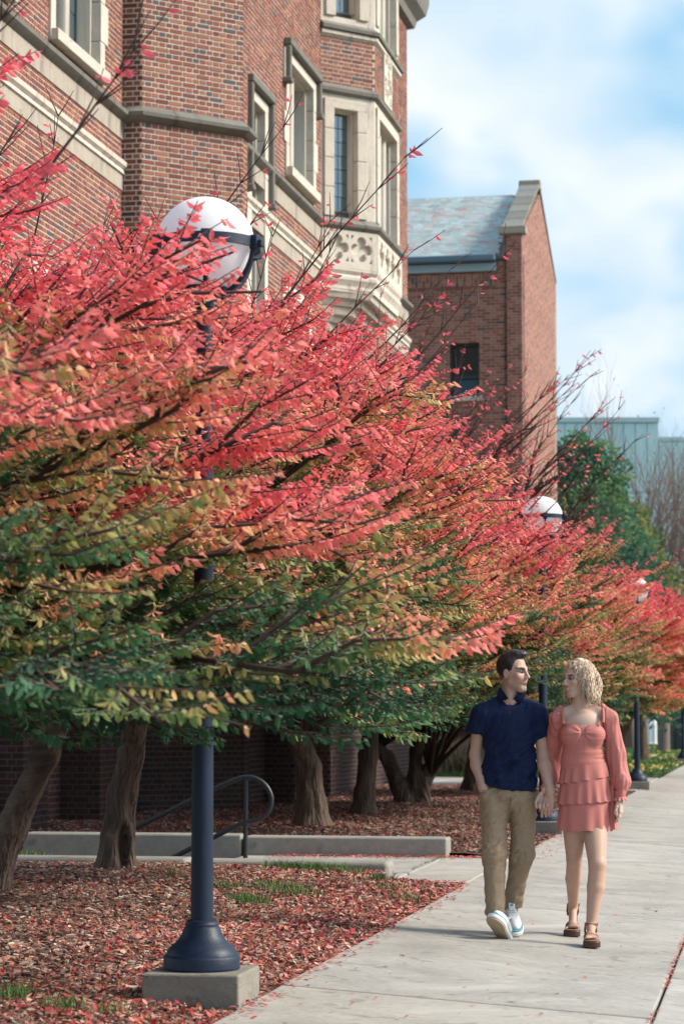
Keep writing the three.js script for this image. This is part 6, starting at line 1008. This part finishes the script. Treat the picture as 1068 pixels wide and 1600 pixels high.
  // bodice with its sweetheart neck, gathered in the middle
  const cx = J(911, 0).x, bp = [ell(J(911.5, 1152, 0), 0.140, 0.10, 0.092), ell(J(912, 1186, 0), 0.132, 0.13, 0.088), ell(J(895, 1153, 0.042), 0.064, 0.058, 0.048), ell(J(927, 1153, 0.042), 0.064, 0.058, 0.048), ell(J(913, 1203, 0), 0.140, 0.08, 0.095)], bu = union(bp, 0.04), gather = J(909.5, 1150, 0.1);
  const bodice = (x, y, z) => { let d = bu(x, y, z) - 0.004; const dx = x - gather.x, dy = y - gather.y, rr_ = Math.hypot(dx, dy), a = Math.atan2(dy, Math.abs(dx)); if (z > 0) d -= 0.005 * Math.exp(-rr_ / 0.055) * Math.cos(a * 9) - 0.008 * Math.exp(-((dx / 0.014) ** 2) - (dy / 0.045) ** 2); d -= crease(x * 0.3, y, z * 0.3, 0.003 * sstep(0.06, 0.10, Math.abs(dx)) + 0.0015, [8, 34, 8], 2); const ax = Math.abs(x - cx); const yn = J(0, 1137).y + 0.028 * sstep(0.0, 0.06, ax) - 0.004 * sstep(0.08, 0.13, ax); return smax(d, y - yn, 0.005); };
  const bb = boundsOf(bp); part('bodice', skin(bodice, bb[0], bb[1], 0.0075), M.dress, dress);
  for (const [a, m, c] of [[J(879, 1110, -0.005), J(880, 1121, 0.052), J(881, 1136, 0.072)], [J(943.5, 1108, -0.005), J(943, 1120, 0.052), J(942, 1134, 0.072)]]) { const s = part('strap', tube(bez(a, m, m, c, 8), Array(9).fill(0.0105), 8), M.dress, dress); }
  // full sleeves gathered into cuffs
  const sleeve = (S, E_, Wm, C, top, seed) => { const ps = [cap(top, S, 0.027, 0.048), cap(S, E_, 0.050, 0.060), cap(E_, Wm, 0.060, 0.056), cap(Wm, C, 0.056, 0.032)], f = union(ps, 0.03), bd = boundsOf(ps, 0.02); return part('sleeve', skin((x, y, z) => f(x, y, z) - crease(x, y * 0.35 + x * 0.3, z, 0.010, [16, 7, 16], seed) - crease(x, y * 0.5, z, 0.004, [34, 12, 34], seed + 3) + 0.006, bd[0], bd[1], 0.0075), M.dress, dress); };
  sleeve(J(873.5, 1128, -0.01), J(869, 1182, -0.15), J(864, 1220, -0.13), J(856, 1236, -0.04), J(879, 1114, -0.005), 1.3); sleeve(J(953.5, 1128, 0), J(964, 1184, -0.02), J(970, 1226, 0.02), J(969, 1241, 0.034), J(944, 1112, -0.005), 6.1);
  const cuffRing = (c, r0, r1, h, waves, amp) => { const pos = [], idx = [], n = 64; for (let j = 0; j <= 4; j++) for (let i = 0; i <= n; i++) { const a = (i / n) * 6.2832, u = j / 4, rd = lerp(r0, r1, u) + amp * u * Math.sin(a * waves); pos.push(c.x + Math.cos(a) * rd, c.y - h * u, c.z + Math.sin(a) * rd); } for (let j = 0; j < 4; j++) for (let i = 0; i < n; i++) { const p = j * (n + 1) + i; idx.push(p, p + n + 1, p + 1, p + 1, p + n + 1, p + n + 2); } return geoOf(pos, idx); };
  for (const [c, nm] of [[J(968.5, 1239, 0.035), 1], [J(855, 1232, -0.03), 2]]) { part('cuff', cuffRing(c, 0.037, 0.033, 0.04, 26, 0.0018), M.dress, dress); part('cuff_frill', cuffRing(c.clone().add(V3(0, -0.038, 0)), 0.033, 0.050, 0.026, 11, 0.006), M.dress, dress); }
  // three tiers of skirt, each flaring to a wavy hem
  const tier = (c, y0, y1, a0, b0, a1, b1, waves, amp, slant, seed) => {
    const pos = [], idx = [], n = 180, m = 14; for (let j = 0; j <= m; j++) for (let i = 0; i <= n; i++) { const a = (i / n) * 6.2832, u = j / m, w = Math.sin(a * waves + 1.6 * Math.sin(a * 2 + seed) + seed) * 0.6 + 0.8 * (fbm(Math.cos(a) * 3 + seed, Math.sin(a) * 3, u * 0.8, 2) - 0.5) * 2, k_ = 1 + amp * Math.pow(u, 1.2) * w; const y = lerp(y0, y1, u) + u * (slant * Math.cos(a) + 0.006 * w); pos.push(c + Math.cos(a) * lerp(a0, a1, Math.pow(u, 0.85)) * k_, y, Math.sin(a) * lerp(b0, b1, Math.pow(u, 0.85)) * k_); }
    for (let j = 0; j < m; j++) for (let i = 0; i < n; i++) { const p = j * (n + 1) + i; idx.push(p, p + n + 1, p + 1, p + 1, p + n + 1, p + n + 2); } return geoOf(pos, idx);
  };
  part('waistband', tier(J(912.5, 0).x, J(0, 1181).y, J(0, 1192).y, 0.139, 0.095, 0.138, 0.095, 30, 0.006, 0, 2), M.dress, dress);
  part('skirt_tier', tier(J(914, 0).x, J(0, 1190).y, J(0, 1223).y, 0.136, 0.094, 0.162, 0.118, 13, 0.065, 0.024, 1.0), M.dress, dress);
  part('skirt_tier', tier(J(915, 0).x, J(0, 1212).y, J(0, 1258).y, 0.146, 0.104, 0.178, 0.130, 15, 0.06, 0.012, 3.3), M.dress, dress);
  part('skirt_tier', tier(J(914.5, 0).x, J(0, 1246).y, J(0, 1301).y, 0.158, 0.116, 0.176, 0.130, 13, 0.062, 0.0, 5.7), M.dress, dress);
  part('side_drape', tier(J(957, 0).x, J(0, 1222).y, J(0, 1299).y, 0.016, 0.03, 0.034, 0.05, 5, 0.16, 0.0, 8.8), M.dress, dress);
  for (let i = 0; i < 4; i++) part('side_lacing', tube([J(944, 1160 + i * 9, 0.055), J(948, 1163 + i * 9, 0.03), J(945, 1167 + i * 9, 0.05)], [0.003, 0.003, 0.003], 5), std([0.10, 0.025, 0.03], 0.8), dress);
  // sandals: wooden platform and heel, straps over the toes and round the ankle
  M.leather = std([0.235, 0.075, 0.038], 0.5); M.wood = std([0.060, 0.020, 0.014], 0.45); M.cork = std([0.30, 0.14, 0.075], 0.7);
  const sandal = (ank, ball, yw) => {
    const g = new THREE.Group(); g.name = 'sandal'; const bx = ball.x, bz = ball.z; wo.add(g);
    const sh = shoeOutline(0.15, 0.098), y = ball.y - 0.024, pl = slabOf(sh, 0.040, 0, 0.006); pl.rotateY(yw).translate(bx, y - 0.046, bz - 0.005); part('platform', pl, M.wood, g); const foot = slabOf(shoeOutline(0.148, 0.092), 0.007, 0, 0.0025); foot.rotateY(yw).translate(bx, y - 0.006, bz - 0.005); part('footbed', foot, M.cork, g);
    const hy = ank.y - 0.055; part('heel', new THREE.CylinderGeometry(0.030, 0.024, Math.max(0.05, hy - (y - 0.046)), 16).translate(ank.x + 0.004, (hy + y - 0.046) / 2, ank.z - 0.04), M.wood, g); part('arch', tube([V3(ank.x + 0.003, hy, ank.z - 0.045), V3(ank.x, hy - 0.01, ank.z + 0.01), V3((ank.x + bx) / 2, (hy + y) / 2 - 0.012, (ank.z + bz) / 2 + 0.015), V3(bx, y - 0.012, bz - 0.03)], [0.028, 0.026, 0.028, 0.03], 10), M.cork, g);
    const loop = (c, rx, rz, h, tip) => { const pos = [], idx = [], n = 36; for (let i = 0; i <= n; i++) { const a = (i / n) * 6.2832; for (const [dr, dy] of [[0, 0.5], [0.004, 0.5], [0.004, -0.5], [0, -0.5], [0, 0.5]]) pos.push(c.x + Math.cos(a) * (rx + dr), c.y + dy * h + Math.sin(a) * tip, c.z + Math.sin(a) * (rz + dr)); } for (let i = 0; i < n; i++) for (let j = 0; j < 4; j++) { const p = i * 5 + j; idx.push(p, p + 1, p + 5, p + 1, p + 6, p + 5); } return geoOf(pos, idx); };
    part('ankle_strap', loop(ank.clone().add(V3(0, 0.012, -0.002)), 0.036, 0.038, 0.017, 0.0), M.leather, g); part('buckle', new RoundedBoxGeometry(0.008, 0.02, 0.02, 1, 0.003).translate(ank.x + 0.041, ank.y + 0.012, ank.z), std([0.5, 0.4, 0.2], 0.3, { metalness: 0.9 }), g);
    const arc = []; for (let i = 0; i <= 12; i++) { const a = (i / 12) * Math.PI; arc.push(V3(bx + Math.cos(a) * 0.047, y + 0.001 + Math.sin(a) * 0.042, bz + 0.008 - Math.sin(a) * 0.006)); }
    const st_ = []; const si = []; arc.forEach((p, i) => { for (const dz of [-0.022, 0.016]) st_.push(p.x, p.y - (dz > 0 ? 0.006 : -0.006), p.z + dz); for (const dz of [0.016, -0.022]) st_.push(p.x, p.y + 0.004 - (dz > 0 ? 0.006 : -0.006), p.z + dz); }); for (let i = 0; i < 12; i++) for (let j = 0; j < 4; j++) { const p = i * 4 + j, q = i * 4 + ((j + 1) % 4); si.push(p, q, p + 4, q, q + 4, p + 4); } part('toe_strap', geoOf(st_, si), M.leather, g);
    for (const s of [-1, 1]) part('side_strap', tube([V3(ank.x + s * 0.034, ank.y + 0.008, ank.z - 0.012), V3(ank.x + s * 0.036, ank.y - 0.03, ank.z - 0.02), V3(ank.x + s * 0.03, ank.y - 0.058, ank.z - 0.035)], [0.006, 0.0065, 0.007], 6), M.leather, g);
    return g;
  };
  sandal(aR, R0, 0.0); sandal(aL, L0, -0.25);
  part('necklace', tube([J(897, 1110, 0.055), J(902, 1117, 0.082), J(907, 1121, 0.088), J(912, 1117, 0.084), J(917, 1110, 0.055)], [0.0012, 0.0012, 0.0014, 0.0012, 0.0012], 5), std([0.5, 0.38, 0.2], 0.3, { metalness: 0.9 }), wo);
  part('pendant', new THREE.SphereGeometry(0.0045, 10, 8), std([0.6, 0.6, 0.6], 0.2, { metalness: 0.9 }), wo, J(907, 1122, 0.09));
}
renderer.render(scene, camera);
